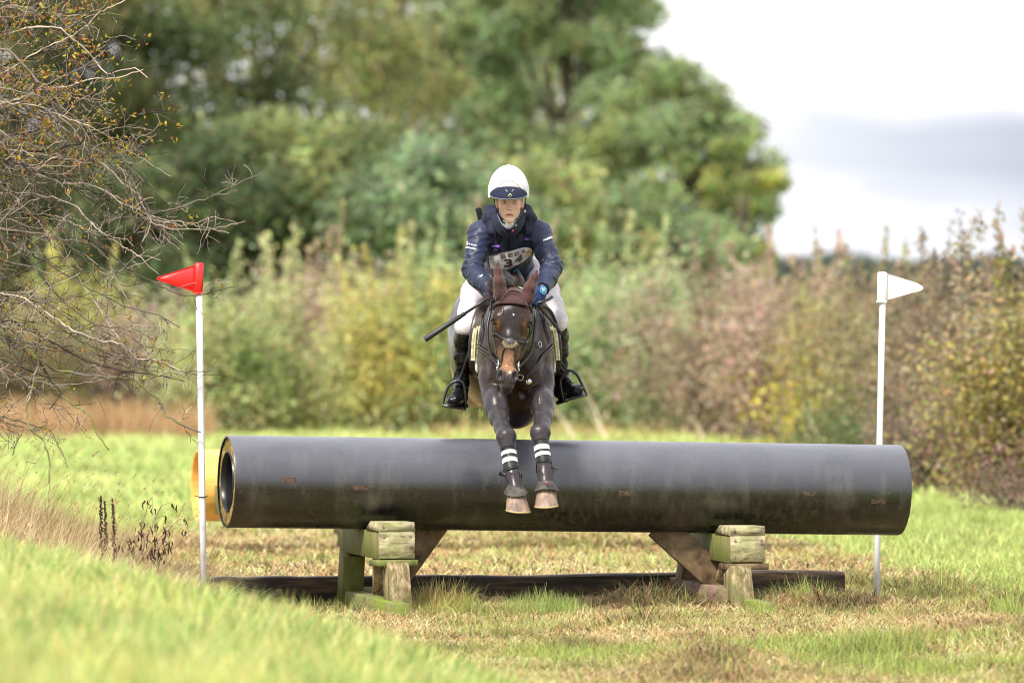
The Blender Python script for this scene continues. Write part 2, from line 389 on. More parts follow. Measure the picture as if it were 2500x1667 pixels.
# mown thatch: short curved straws lying every way, green sprouts between
def thatch(n, y0, y1, hs, wd):
    x, y = scatter(n, -5, 4.2, y0, y1); s = straw_mask(x, y); bh = bank_h(x, y); k = (bh < .12) & (rng.random(len(x)) < .35+.65*s); x, y, s = x[k], y[k], s[k]; n = len(x)
    P = np.stack([x, y], -1); q = noise(P, 3.1, 51, 3); q2 = noise(P, .9, 52, 2)
    hp = 0
    for (cx, cy, rx, ry, hh) in HEAPS: hp = np.maximum(hp, np.exp(-((x-cx)/rx/1.2)**2-((y-cy)/ry/1.3)**2))
    pick = rng.random(n)
    c = np.where((pick < .62)[:, None], lin(230, 202, 150), np.where((pick < .84)[:, None], lin(198, 160, 112), lin(98, 66, 46)))
    c = c*(np.clip(-.15+2.5*q, .25, 1.5)[:, None])*(1-.5*hp)[:, None]
    gr = rng.random(n) > s*.93-.25*(q2 > .55)-.1*(y < -4); c[gr] = jit(lin(170, 180, 100), int(gr.sum()), .2)*(.7+.5*q[gr])[:, None]
    h = hs*rng.uniform(.4, 1.3, n)*(1+.8*hp); le = np.where(gr, rng.uniform(.1, .9, n), 1.015-.32*rng.random(n)**4)
    z = zg(x, y)+np.where(gr, -.005, rng.uniform(-.002, .022, n)*(1+hp))
    return blades('t', x, y, h, wd, le, jit(c, n, .2), seg=2, tipcol=1.05, base_z=z, curl=.5, droop=0)
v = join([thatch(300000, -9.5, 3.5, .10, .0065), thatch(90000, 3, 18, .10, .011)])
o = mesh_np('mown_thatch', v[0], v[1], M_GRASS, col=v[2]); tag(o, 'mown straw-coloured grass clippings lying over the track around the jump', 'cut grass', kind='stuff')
# fresh green tufts round the posts, under the pipe, at the right-hand edge
parts = []
def tuft(px0, px1, d0, d1, n, h, c, lean=.6, wd=.006):
    x = rng.uniform(px0-1250, px1-1250, n)/F*(d0+d1)/2; y = CAMY+rng.uniform(d0, d1, n)
    ed = np.clip(np.sin((x-x.min())/(x.max()-x.min())*np.pi), .15, 1)
    parts.append(blades('u', x, y, h*rng.uniform(.35, 1.2, n)*ed**.5*(.5+noise(np.stack([x, y], -1), 6, 3, 2)), wd, rng.uniform(.05, lean, n), jit(c, n, .22), seg=3))
tuft(1165, 1480, 39.0, 40.2, 4200, .12, lin(156, 168, 96))
tuft(1300, 1420, 38.8, 39.6, 900, .10, lin(130, 160, 70))
tuft(985, 1160, 38.9, 39.9, 1100, .20, lin(180, 160, 100), .95, .005)
tuft(985, 1200, 38.8, 40, 1800, .14, lin(150, 165, 80), .9)
tuft(1820, 2080, 39.7, 40.4, 650, .17, lin(164, 176, 98), .7)
tuft(1820, 1900, 38.7, 39.2, 260, .12, lin(160, 178, 90), .8)
tuft(1560, 1700, 38.9, 39.8, 900, .08, lin(150, 160, 80), .9)
tuft(2420, 2500, 38.4, 39.0, 700, .18, lin(164, 176, 98), .7)
tuft(1520, 1960, 37.4, 38.9, 2600, .08, lin(164, 176, 98), .8)
tuft(1000, 1600, 37.6, 38.8, 3800, .07, lin(164, 176, 98), .8)
for k in range(16):
    p = rng.uniform(1150, 2480); d = rng.uniform(33.2, 37.5); tuft(p-60, p+70, d-.25, d+.25, 500, .05, lin(164, 176, 98), .8)
v = join(parts); o = mesh_np('grass_tufts', v[0], v[1], M_GRASS, col=v[2]); tag(o, 'fresh green grass tufts sprouting round the trestle feet and under the pipe', 'grass', kind='stuff')
# the far field
def field(n, y0, y1, hs, wd):
    x, y = scatter(n, -20, 20, y0, y1); s = straw_mask(x, y); k = (rng.random(len(x)) > s) & (bank_h(x, y) < .05); x, y = x[k], y[k]; n = len(x)
    q = noise(np.stack([x, y], -1), .5, 61, 3); q2 = noise(np.stack([x, y], -1), 3, 62, 2)
    c = lin(156, 176, 100)*(1-q)[:, None]+q[:, None]*lin(206, 210, 138); c = c*(.6+.8*q2)[:, None]
    return blades('f', x, y, hs*rng.uniform(.4, 1.3, n)*(.5+q2), wd, rng.uniform(.3, .95, n), jit(c, n, .18), seg=2, tipcol=1.3)
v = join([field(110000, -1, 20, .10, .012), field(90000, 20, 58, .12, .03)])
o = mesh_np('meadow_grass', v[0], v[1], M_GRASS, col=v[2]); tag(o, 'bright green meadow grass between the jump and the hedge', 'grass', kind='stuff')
# dead tall grass at the hedge foot
def rough(n, px0, px1, d0, d1, h, c, wd=.02):
    d = rng.uniform(d0, d1, n); x = (rng.uniform(px0, px1, n)-1250)/F*d
    return blades('r', x, d+CAMY, h*rng.uniform(.3, 1.1, n), wd, rng.uniform(.05, .8, n), jit(c, n, .2), seg=3, tipcol=1.1)
v = join([rough(3500, -120, 520, 84, 90, .55, lin(196, 160, 120)), rough(1700, 1050, 1900, 84, 90, .27, lin(206, 182, 130)), rough(2500, -100, 2000, 88, 91, .3, lin(150, 170, 90)),
          rough(1500, 1800, 2300, 66, 80, .25, lin(160, 150, 90))])
o = mesh_np('rough_grass', v[0], v[1], M_GRASS, col=v[2]); tag(o, 'dead tawny grass standing along the foot of the hedge', 'dry grass', kind='stuff')

# ---------------------------------------------------------------- trees and hedge
def leafquads(P, size, col, flat=None, rs=rng):
    n = len(P); a = rs.normal(size=(n, 3)); a /= np.linalg.norm(a, axis=1)[:, None]
    b = rs.normal(size=(n, 3)); b -= a*np.sum(a*b, 1)[:, None]; b /= np.linalg.norm(b, axis=1)[:, None]
    s = (size*rs.uniform(.6, 1.3, n))[:, None]
    V = np.stack([P-a*s*.6, P-b*s*.34, P+a*s*.6, P+b*s*.34], 1).reshape(-1, 3)
    return V, np.arange(n*4).reshape(-1, 4), np.repeat(col, 4, 0)
M_BARK = mat('bark', (.10, .08, .06), .9, .2); add_noise_col(M_BARK, (.05, .04, .03), (.19, .16, .12), 14, 6, (1, 1, .3)); add_bump(M_BARK, 20, .7, .03, (1, 1, .3))
def big_tree(px, d, top, rx, cz, rz, c1, c2, n, label, seed, lobes=70, gap=0.0, leafs=.13, bot=.6):
    rs = np.random.default_rng(seed); X = (px-1250)/F*d; Y = CAMY+d; zb = float(zg(X, Y))
    t = empty('tree', (X, Y, zb), label, 'tree', 'tall trees behind the hedge')
    m = MB(); lean = rs.uniform(-.3, .3, 2)
    pts = [(X, Y, zb-.1), (X+lean[0]*.2, Y, zb+cz*.35), (X+lean[0]*.5, Y+lean[1]*.4, zb+cz*.8), (X+lean[0], Y+lean[1], zb+cz+rz*.5)]
    m.tube(pts, [.24, .19, .13, .04], 9)
    L_ = []
    for k in range(lobes):
        u = rs.normal(size=3); u /= np.linalg.norm(u); u[2] = abs(u[2])*(1 if rs.random() < .6 else -1)
        rr = rs.uniform(.5, .95)
        c = np.array([X+lean[0]*.6, Y+lean[1]*.6, zb+cz])+u*np.array([rx, rx, rz])*rr
        c[2] = max(c[2], zb+bot); L_.append((c, rs.uniform(.17, .33)*rx*(1.2-.35*rr), rs.random()))
    for c, r, q in L_[::2]:
        s = np.array(pts[1])+(np.array(pts[3])-np.array(pts[1]))*rs.uniform(0, .8)
        mid = (s+c)/2+rs.normal(0, .15, 3)-np.array([0, 0, .15]); m.tube([s, mid, c], [.06, .04, .012], 5)
    m.build('trunk', M_BARK, t, smooth=True)
    Ps, Cs = [], []; tot = sum(r*r for _, r, _ in L_)
    for c, r, q in L_:
        k = int(n*r*r/tot); u = rs.normal(size=(k, 3)); u /= np.linalg.norm(u, axis=1)[:, None]
        rad = r*rs.uniform(.2, 1.0, k)**.6*(.6+.8*noise(u*1.0+c, 1.6, seed, 2))*np.where(rs.random(k) < .15, 1.35, 1)
        p = c+u*rad[:, None]*np.array([1, 1, .82]); 
        if gap: 
            kk = noise(p, .9, seed+5, 2) > gap; p = p[kk]; 
        cc = (np.array(c1)*(1-q)+np.array(c2)*q); cv = cc*(.65+.7*noise(p, 1.1, seed+9, 2))[:, None]
        Ps.append(p); Cs.append(jit(cv, len(p), .34, rs))
    P = np.concatenate(Ps); C = np.concatenate(Cs); v = leafquads(P, leafs, C, rs=rs)
    mesh_np('crown', v[0], v[1], M_LEAF, t, col=v[2]); return t
YGL = (.40, .44, .17); OL2 = (.20, .19, .08)
DG, MG, YG, OL, BG_ = (.20, .25, .11), (.33, .39, .16), (.60, .61, .20), (.46, .44, .20), (.30, .39, .22)
T = big_tree
VD = (.075, .10, .045)
T(40, 128, 0, 3.0, 5.2, 4.2, VD, OL2, 26000, 'dark olive tree filling the top left corner behind the bare branches', 1)
T(330, 132, 0, 3.3, 6.0, 4.6, VD, DG, 30000, 'tall dark green tree rising above the red flag', 2)
T(640, 138, 0, 3.4, 6.5, 4.8, DG, OL, 30000, 'tall deep green tree with dark hollows, left of the tree with sky holes', 3)
T(960, 146, 0, 3.3, 6.6, 4.8, OL, BG_, 24000, 'tall blue-green tree with bright sky holes, left of the rider', 4, gap=.26)
T(1240, 150, 0, 3.2, 6.2, 4.4, OL, MG, 23000, 'thin olive tree full of sky holes standing behind the helmeted rider', 5, gap=.28)
T(1385, 140, 0, 2.2, 6.3, 4.2, MG, BG_, 30000, 'tall mid-green tree right of the rider, its top cut by the picture edge', 6)
T(1650, 134, 0, 2.0, 3.75, 2.6, BG_, YGL, 22000, 'rounded yellow-green tree forming the sloping right end of the wood', 7, gap=.12)
T(1800, 131, 0, .95, 3.3, 1.9, MG, YG, 6500, 'slender yellow-green tree at the very end of the wood against the sky', 13, lobes=22, gap=.25, leafs=.11)
T(740, 112, 0, 2.3, 2.6, 2.6, DG, YGL, 19000, 'smaller yellow-tinged tree in front of the deep green trees', 8)
T(1040, 110, 0, 2.1, 2.2, 2.0, DG, BG_, 17000, 'low blue-green tree just left of the rider, in front of the wood', 9)
T(430, 110, 0, 2.3, 2.2, 2.3, VD, DG, 18000, 'low dark green tree with shaded base, just above the red flag', 10)
T(1320, 112, 0, 2.0, 2.2, 2.1, MG, OL, 16000, 'low olive tree close behind the right shoulder of the rider', 11)
T(1570, 113, 0, 1.9, 2.0, 2.0, BG_, MG, 14000, 'low blue-green tree behind the pale green shrubs', 12)
T(120, 112, 0, 1.8, 2.3, 1.9, VD, OL2, 11000, 'low olive tree behind the bare branches at the left edge', 14)

def shrub(px, d, top, wpx, c1, c2, n, label, seed, spire=10, leafs=.06, stems=40, dens=1., up=.5, bare=False):
    rs = np.random.default_rng(100+seed); X = (px-1250)/F*d; Y = CAMY+d; zb = float(zg(X, Y))
    H = CAMZ-(top-691)/F*d-zb; Wd = wpx/F*d
    t = empty('shrub', (X, Y, zb), label, 'shrub', 'hedge shrubs')
    m = MB(); Ps = []; Cs = []
    ns = stems+spire; per = n//ns
    for k in range(ns):
        sp = k >= stems; bx, by = rs.normal(0, .16)*Wd, rs.normal(0, .22)
        fx = rs.uniform(-.5, .5)*Wd if not sp else rs.uniform(-.42, .42)*Wd; fy = rs.uniform(-.6, .6)
        ht = H*(rs.uniform(.35, .93) if not sp else rs.uniform(.93, 1.22))*(1-.35*(abs(fx)/(Wd*.5))**3)
        t_ = np.linspace(0, 1, 7)
        pts = np.stack([X+bx+(fx-bx)*t_**.8, Y+by+(fy-by)*t_, zb+ht*t_**(.85 if not sp else 1)], -1)+rs.normal(0, .02, (7, 3))*t_[:, None]
        m.tube(pts, np.linspace(.011, .003, 7), 4, cap=False)
        k_ = per if not sp else per//2; tt = rs.uniform(.08 if not sp else .45, 1, k_)**(.8)
        p = np.stack([np.interp(tt, t_, pts[:, a]) for a in range(3)], -1)
        sprd = (.24*(1-.45*tt)+.04) if not sp else .05*(1.15-tt)+.012
        p = p+rs.normal(size=(k_, 3))*np.atleast_1d(sprd)[:, None]
        q = noise(p, 1.2, seed+3, 3); q = sst(.36, .64, q+.12*rs.normal())
        cc = np.array(c1)*(1-q)[:, None]+np.array(c2)*q[:, None]
        cc = cc*(.6+.8*noise(p, 4, seed+7, 2))[:, None]
        Ps.append(p); Cs.append(jit(cc, k_, .3, rs))
    m.build('stems', M_STEM, t)
    P = np.concatenate(Ps); C = np.concatenate(Cs); keep = P[:, 2] > zb-.02; v = leafquads(P[keep], leafs, C[keep], rs=rs)
    mesh_np('foliage', v[0], v[1], M_LEAF, t, col=v[2]); return t
M_STEM = mat('stem', (.16, .12, .09), .85, .2)
S = shrub
PG, LG, PK, BR, YL, OB, DB, GN = (.60, .62, .31), (.44, .55, .29), (.58, .44, .34), (.42, .33, .23), (.74, .64, .22), (.46, .41, .19), (.27, .21, .15), (.30, .38, .15)
hedge = [
 (-40, 90, 690, 330, DB, OB, 'dark brown shrub at the left edge behind the lowest bare branches'),
 (180, 92, 640, 330, YL, GN, 'yellow-leaved shrub glowing behind the tangle of bare branches'),
 (400, 90, 700, 260, PK, DB, 'bare greyish-brown shrub standing directly behind the red flag'),
 (560, 88, 660, 260, PG, GN, 'pale yellow-green shrub just right of the red flag pole'),
 (700, 90, 610, 260, PG, PK, 'tan and green shrub, second to the right of the red flag pole'),
 (840, 91, 590, 260, PK, OB, 'pinkish-brown seeding shrub midway between red flag and rider'),
 (960, 88, 620, 240, YL, PG, 'orange and yellow shrub left of the riding whip'),
 (1090, 88, 590, 240, YL, LG, 'yellow-green shrub close left of the horse'),
 (1230, 91, 560, 260, PK, PG, 'tan shrub hidden mostly behind horse and rider'),
 (1380, 89, 600, 260, LG, PG, 'fresh light green shrub close right of the rider'),
 (1520, 88, 580, 260, PG, LG, 'pale green shrub with tall upright spires right of the rider'),
 (1650, 87, 600, 240, LG, PK, 'light green shrub fading to tan at the end of the pale spires'),
 (1790, 85, 625, 260, PK, BR, 'mauve-brown shrub below the open sky'),
 (1930, 82, 615, 260, BR, PK, 'russet twiggy shrub left of the white flag, behind yellow leaves'),
 (2070, 78, 630, 240, OB, BR, 'olive-brown shrub directly left of the white flag pole'),
 (2200, 73, 640, 240, OB, DB, 'dull brown shrub directly behind the white flag'),
 (2330, 67, 625, 260, DB, BR, 'dark brown shrub with spiky shoots right of the white flag'),
 (2470, 61, 625, 290, (.40, .34, .11), BR, 'yellow-olive shrub filling the right edge of the picture')]
for i_, (px, d, top, wpx, c1, c2, lab) in enumerate(hedge):
    S(px, d, top, wpx*1.5, c1, c2, 14000 if px < 2000 else 15000, lab, i_, spire=7 if px < 2250 else 20, leafs=.065 if px < 2000 else .05, stems=60)
S(1940, 77, 850, 150, (.62, .5, .10), (.5, .42, .08), 420, 'small sapling with bright yellow leaves in front of the russet hedge', 40, spire=0, stems=8, leafs=.07)
S(2280, 64, 1010, 330, DB, (.22, .13, .10), 5000, 'low dark bramble clump at the foot of the right-hand hedge', 41, spire=0, stems=40, leafs=.05)
S(2080, 72, 1000, 300, OB, (.16, .22, .09), 4500, 'low olive bramble clump near the white flag pole foot', 42, spire=0, stems=40, leafs=.05)
S(2480, 57.5, 1120, 240, (.24, .12, .10), DB, 2500, 'reddish dead weeds at the foot of the hedge on the right edge', 43, spire=4, stems=24, leafs=.035)
# pale dead stalks leaning at the hedge foot
SL = ['short pale stalk leaning left, leftmost of the dead stalks right of the horse', 'short pale stalk beside the longest one right of the horse', 'longest pale dead stalk rising right of the horse', 'pale dead stalk alone below the mauve shrub', 'pale dead stalk leaning left below the yellow sapling', 'pale dead stalk leaning right below the yellow sapling']
for i_, (p0, p1, d) in enumerate([((1400, 1085), (1345, 985), 84), ((1480, 1085), (1430, 1000), 84), ((1475, 1060), (1420, 930), 85), ((1720, 1090), (1690, 1020), 82), ((2010, 1085), (1960, 990), 76), ((1950, 1085), (1990, 1000), 76)]):
    m = MB(); a0, a1 = W(*p0, d), W(*p1, d); a0[2] = max(0, a0[2]-.3); m.tube([a0, (a0+a1)/2+np.array([.02, 0, .01]), a1], [.022, .018, .01], 6)
    for s in np.linspace(.4, .95, 5):
        b0 = a0+(a1-a0)*s; m.tube([b0, b0+np.array([rng.uniform(-.1, .1), rng.uniform(-.05, .05), .1])], [.008, .003], 4)
    o = m.build('dead_stalk', mat('dead_stalk', (.55, .46, .33), .8, .2), smooth=True); tag(o, SL[i_], 'dead stalk', 'dead stalks along the hedge')
# far wood on the horizon
rs = np.random.default_rng(5); n = 9000; X = rs.uniform(10, 45, n); tp = 3.3+1.2*noise(np.stack([X, X*0], -1), .35, 4, 3)
P = np.stack([X, 440+rs.uniform(-4, 4, n), rs.uniform(0, 1, n)**.7*tp-.3], -1); v = leafquads(P, .8, jit((.15, .17, .15), n, .25), rs=rs)  # leaf colour paled and greyed to paint in the distance haze
o = mesh_np('far_wood', v[0], v[1], M_LEAF, col=v[2]); tag(o, 'dark distant wood showing over the hedge below the clouds', 'wood', kind='stuff')
# ---------------------------------------------------------------- the jump: lagged black pipe on two timber trestles
PL = np.array([-1.642, -.478, .762]); PR = np.array([2.275, .478, .683])
PD = (PR-PL)/np.linalg.norm(PR-PL); PN = np.array([-PD[1], PD[0], 0]); PN /= np.linalg.norm(PN)   # PN points away from the camera
PU = np.cross(PD, PN); PRAD = .2655
def ring(c, r, n=64, ax1=PN, ax2=PU): th = np.arange(n)/n*2*np.pi; return c+r*(np.cos(th)[:, None]*ax1+np.sin(th)[:, None]*ax2)
mp_ = mat('black_pipe', (.012, .012, .014), .3, 1.0, coat=0)
pn(mp_).inputs['Coat Roughness'].default_value = .22; pn(mp_).inputs['IOR'].default_value = 1.5; nt = mp_.node_tree
t = N(nt, 'ShaderNodeTexCoord')
def pnz(st, sc, det=6, rough=.6):
    q = N(nt, 'ShaderNodeMapping'); q.inputs['Scale'].default_value = st; q.inputs['Rotation'].default_value = (0, 0, -math.atan2(PD[1], PD[0])); L(nt, t.outputs['Object'], q.inputs[0])
    n = N(nt, 'ShaderNodeTexNoise'); n.inputs['Scale'].default_value = sc; n.inputs['Detail'].default_value = det; n.inputs['Roughness'].default_value = rough
    L(nt, q.outputs[0], n.inputs['Vector']); return n.outputs[0]
spz = N(nt, 'ShaderNodeSeparateXYZ'); L(nt, t.outputs['Object'], spz.inputs[0])
# algae: streaky green growth, only on the lower flank of the pipe
low = M(nt, 'DIVIDE', M(nt, 'SUBTRACT', .02, M(nt, 'ADD', spz.outputs[2], M(nt, 'MULTIPLY', spz.outputs[0], .0189))), .24, clamp=True)
alg = M(nt, 'MULTIPLY', M(nt, 'MULTIPLY', M(nt, 'SUBTRACT', pnz((30, 30, 8), 1, 8), .44, clamp=True), 5, clamp=True), M(nt, 'MULTIPLY', low, M(nt, 'MULTIPLY', M(nt, 'SUBTRACT', pnz((1.2, 1.2, .6), 1, 3), .42, clamp=True), 5, clamp=True)), clamp=True)
dust = M(nt, 'MULTIPLY', M(nt, 'SUBTRACT', pnz((1.4, 3, 14), 2.4, 9, .7), .46, clamp=True), 1.5, clamp=True)
c1 = N(nt, 'ShaderNodeMixRGB'); c1.inputs[1].default_value = (.0055, .0055, .007, 1); c1.inputs[2].default_value = (.022, .021, .022, 1); L(nt, dust, c1.inputs[0])
c2 = N(nt, 'ShaderNodeMixRGB'); c2.inputs[2].default_value = (.085, .085, .03, 1); L(nt, M(nt, 'MULTIPLY', alg, .5), c2.inputs[0]); L(nt, c1.outputs[0], c2.inputs[1])
spk = M(nt, 'GREATER_THAN', pnz((1, 1, 1), 95, 1), .76)
c3 = N(nt, 'ShaderNodeMixRGB'); c3.inputs[2].default_value = (.3, .28, .25, 1); L(nt, M(nt, 'MULTIPLY', spk, .6), c3.inputs[0]); L(nt, c2.outputs[0], c3.inputs[1])
scf = M(nt, 'MULTIPLY', M(nt, 'SUBTRACT', pnz((7, 3, 2.2), 1, 9, .75), .50, clamp=True), 5, clamp=True)
c5 = N(nt, 'ShaderNodeMixRGB'); c5.inputs[2].default_value = (.085, .078, .062, 1); L(nt, M(nt, 'MULTIPLY', scf, .75), c5.inputs[0]); L(nt, c3.outputs[0], c5.inputs[1]); c3 = c5
sky_sheen = M(nt, 'MULTIPLY', M(nt, 'DIVIDE', M(nt, 'ADD', .03, M(nt, 'ADD', spz.outputs[2], M(nt, 'MULTIPLY', spz.outputs[0], .0189))), .28, clamp=True), M(nt, 'ADD', .45, pnz((.8, .8, 2), 3, 6)))
c4 = N(nt, 'ShaderNodeMixRGB'); c4.inputs[2].default_value = (.115, .118, .145, 1); L(nt, sky_sheen, c4.inputs[0]); L(nt, c3.outputs[0], c4.inputs[1])    # sky reflection painted into the base colour, paler towards the top
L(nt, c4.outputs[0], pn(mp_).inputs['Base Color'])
rr = ramp(nt, pnz((1, 1, 7), 3, 8), [(.3, .20), (.7, .36)]); L(nt, M(nt, 'ADD', rr.outputs[0], M(nt, 'MULTIPLY', alg, .4)), pn(mp_).inputs['Roughness'])
b = N(nt, 'ShaderNodeBump'); b.inputs['Strength'].default_value = .25; b.inputs['Distance'].default_value = .004; L(nt, pnz((1, 1, 6), 18, 8, .7), b.inputs['Height']); L(nt, b.outputs[0], pn(mp_).inputs['Normal'])
M_FOAM = mat('lagging_foam', (.36, .25, .07), .95, .1); add_noise_col(M_FOAM, (.20, .13, .04), (.46, .34, .12), 30, 8); add_bump(M_FOAM, 60, .8, .01)
M_INNER = mat('inner_pipe', (.016, .017, .02), .35, .5); add_bump(M_INNER, 20, .1, .003)
C = (PL+PR)/2
pipe = empty('pipe_jump', C, 'long black lagged pipe laid across two timber trestles as a jump', 'jump')
m = MB(); rg = [ring(PL+PD*.0, PRAD-.012), ring(PL+PD*.0, PRAD-.002), ring(PL+PD*.006, PRAD)]
rg += [ring(PL+(PR-PL)*s, PRAD) for s in np.linspace(.01, .99, 30)]
rg += [ring(PR-PD*.006, PRAD), ring(PR, PRAD-.002), ring(PR, PRAD-.012)]
m.loft(rg, cap=False); m.F[4] = [f[:, ::-1] for f in m.F[4]]
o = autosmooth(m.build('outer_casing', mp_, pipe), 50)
def annulus(m, c, r0, r1, d, n=64):
    th = np.arange(n)/n*2*np.pi; a0 = ring(c, r0); a1 = ring(c, r1)
    wob = .004*np.sin(th*7)+.003*np.sin(th*13+1)+.003*rng.normal(size=n)
    mid = [ring(c+d*.0, r1*.0+ (r0+(r1-r0)*s)) + (d[None]*(wob*np.sin(s*3.14))[:, None]) for s in (0, .25, .5, .75, 1)]
    m.loft(mid, cap=False)
m = MB(); annulus(m, PL+PD*.012, .172, PRAD-.011, PD); m.build('lagging', M_FOAM, pipe, smooth=True)
m = MB(); annulus(m, PR-PD*.012, .172, PRAD-.011, -PD); m.build('lagging', M_FOAM, pipe, smooth=True)
m = MB(); th = np.arange(64)/64*2*np.pi
m.loft([ring(PL+PD*.03, .173), ring(PL+PD*.004, .173), ring(PL+PD*.002, .170), ring(PL+PD*.004, .167)]+[ring(PL+(PR-PL)*s, .167) for s in np.linspace(.01, .99, 8)]+[ring(PR-PD*.004, .167), ring(PR-PD*.004, .173), ring(PR-PD*.03, .173)], cap=False)
m.build('inner_pipe', M_INNER, pipe, smooth=True)
# faded printed stamps along the casing
mst = mat('stamp', (.17, .10, .06), .6, .3); add_noise_col(mst, (.03, .026, .024), (.14, .085, .05), 60, 6)
for (sp_, zz, ww) in [(.078, .02, .085), (.182, -.02, .09), (.57, -.03, .07), (.845, -.02, .075), (.95, -.06, .085), (.855, -.13, .03)]:
    c = PL+(PR-PL)*sp_; a0 = math.asin(zz/PRAD)
    V = []; 
    for u in np.linspace(-1, 1, 5):
        for v_ in (-1, -.3, .3, 1): an = a0+v_*.05; V.append(c+PD*u*ww/2+(PRAD+.0012)*(-PN*math.cos(an)+PU*math.sin(an)))
    Fq = [(i*4+j, (i+1)*4+j, (i+1)*4+j+1, i*4+j+1) for i in range(4) for j in range(3)]
    mesh_np('stamp', V, np.array(Fq), mst, pipe)

def wood(name, c0, c1, green, ax=(1, 1, 1), gl=.5, rough=.75):
    m = mat(name, c0, rough, .3); nt = m.node_tree; t = N(nt, 'ShaderNodeTexCoord')
    def nz(st, sc, det=5):
        q = N(nt, 'ShaderNodeMapping'); q.inputs['Scale'].default_value = st; L(nt, t.outputs['Object'], q.inputs[0])
        n = N(nt, 'ShaderNodeTexNoise'); n.inputs['Scale'].default_value = sc; n.inputs['Detail'].default_value = det; n.inputs['Roughness'].default_value = .65; n.inputs['Distortion'].default_value = .4; L(nt, q.outputs[0], n.inputs['Vector']); return n.outputs[0]
    r = ramp(nt, nz(ax, 26), [(.34, tuple(np.array(c0)*.35)), (.46, c0), (.60, c1)])
    g = N(nt, 'ShaderNodeMixRGB'); g.inputs[2].default_value = (*green, 1)
    L(nt, M(nt, 'MULTIPLY', M(nt, 'SUBTRACT', nz((1, 1, 1), 5), .5-gl*.35, clamp=True), 3.5, clamp=True), g.inputs[0]); L(nt, r.outputs[0], g.inputs[1])
    L(nt, g.outputs[0], pn(m).inputs['Base Color'])
    b = N(nt, 'ShaderNodeBump'); b.inputs['Strength'].default_value = .8; b.inputs['Distance'].default_value = .006; L(nt, nz(ax, 45), b.inputs['Height']); L(nt, b.outputs[0], pn(m).inputs['Normal']); return m
V_AX = (1, 1, .08); H_AX = (.15, 1, 1)
W_END = wood('timber_end', (.34, .29, .17), (.52, .46, .28), (.20, .23, .07), (.25, 1, 1), .22)
W_SIDE = wood('timber_green', (.15, .125, .06), (.27, .23, .10), (.15, .18, .04), V_AX, .45)
W_POST = wood('timber_post', (.15, .105, .05), (.44, .33, .20), (.14, .15, .045), V_AX, .15)
W_BRACE = wood('timber_brace', (.13, .085, .045), (.22, .15, .085), (.10, .08, .04), (.3, 1, .3), .1)
W_SILL = wood('timber_sill', (.19, .14, .10), (.28, .21, .15), (.17, .22, .03), (.4, .4, 1), .5)
M_SCREW = mat('screw', (.32, .30, .27), .45, .5, .8)
UP = np.array([0, 0, 1.])
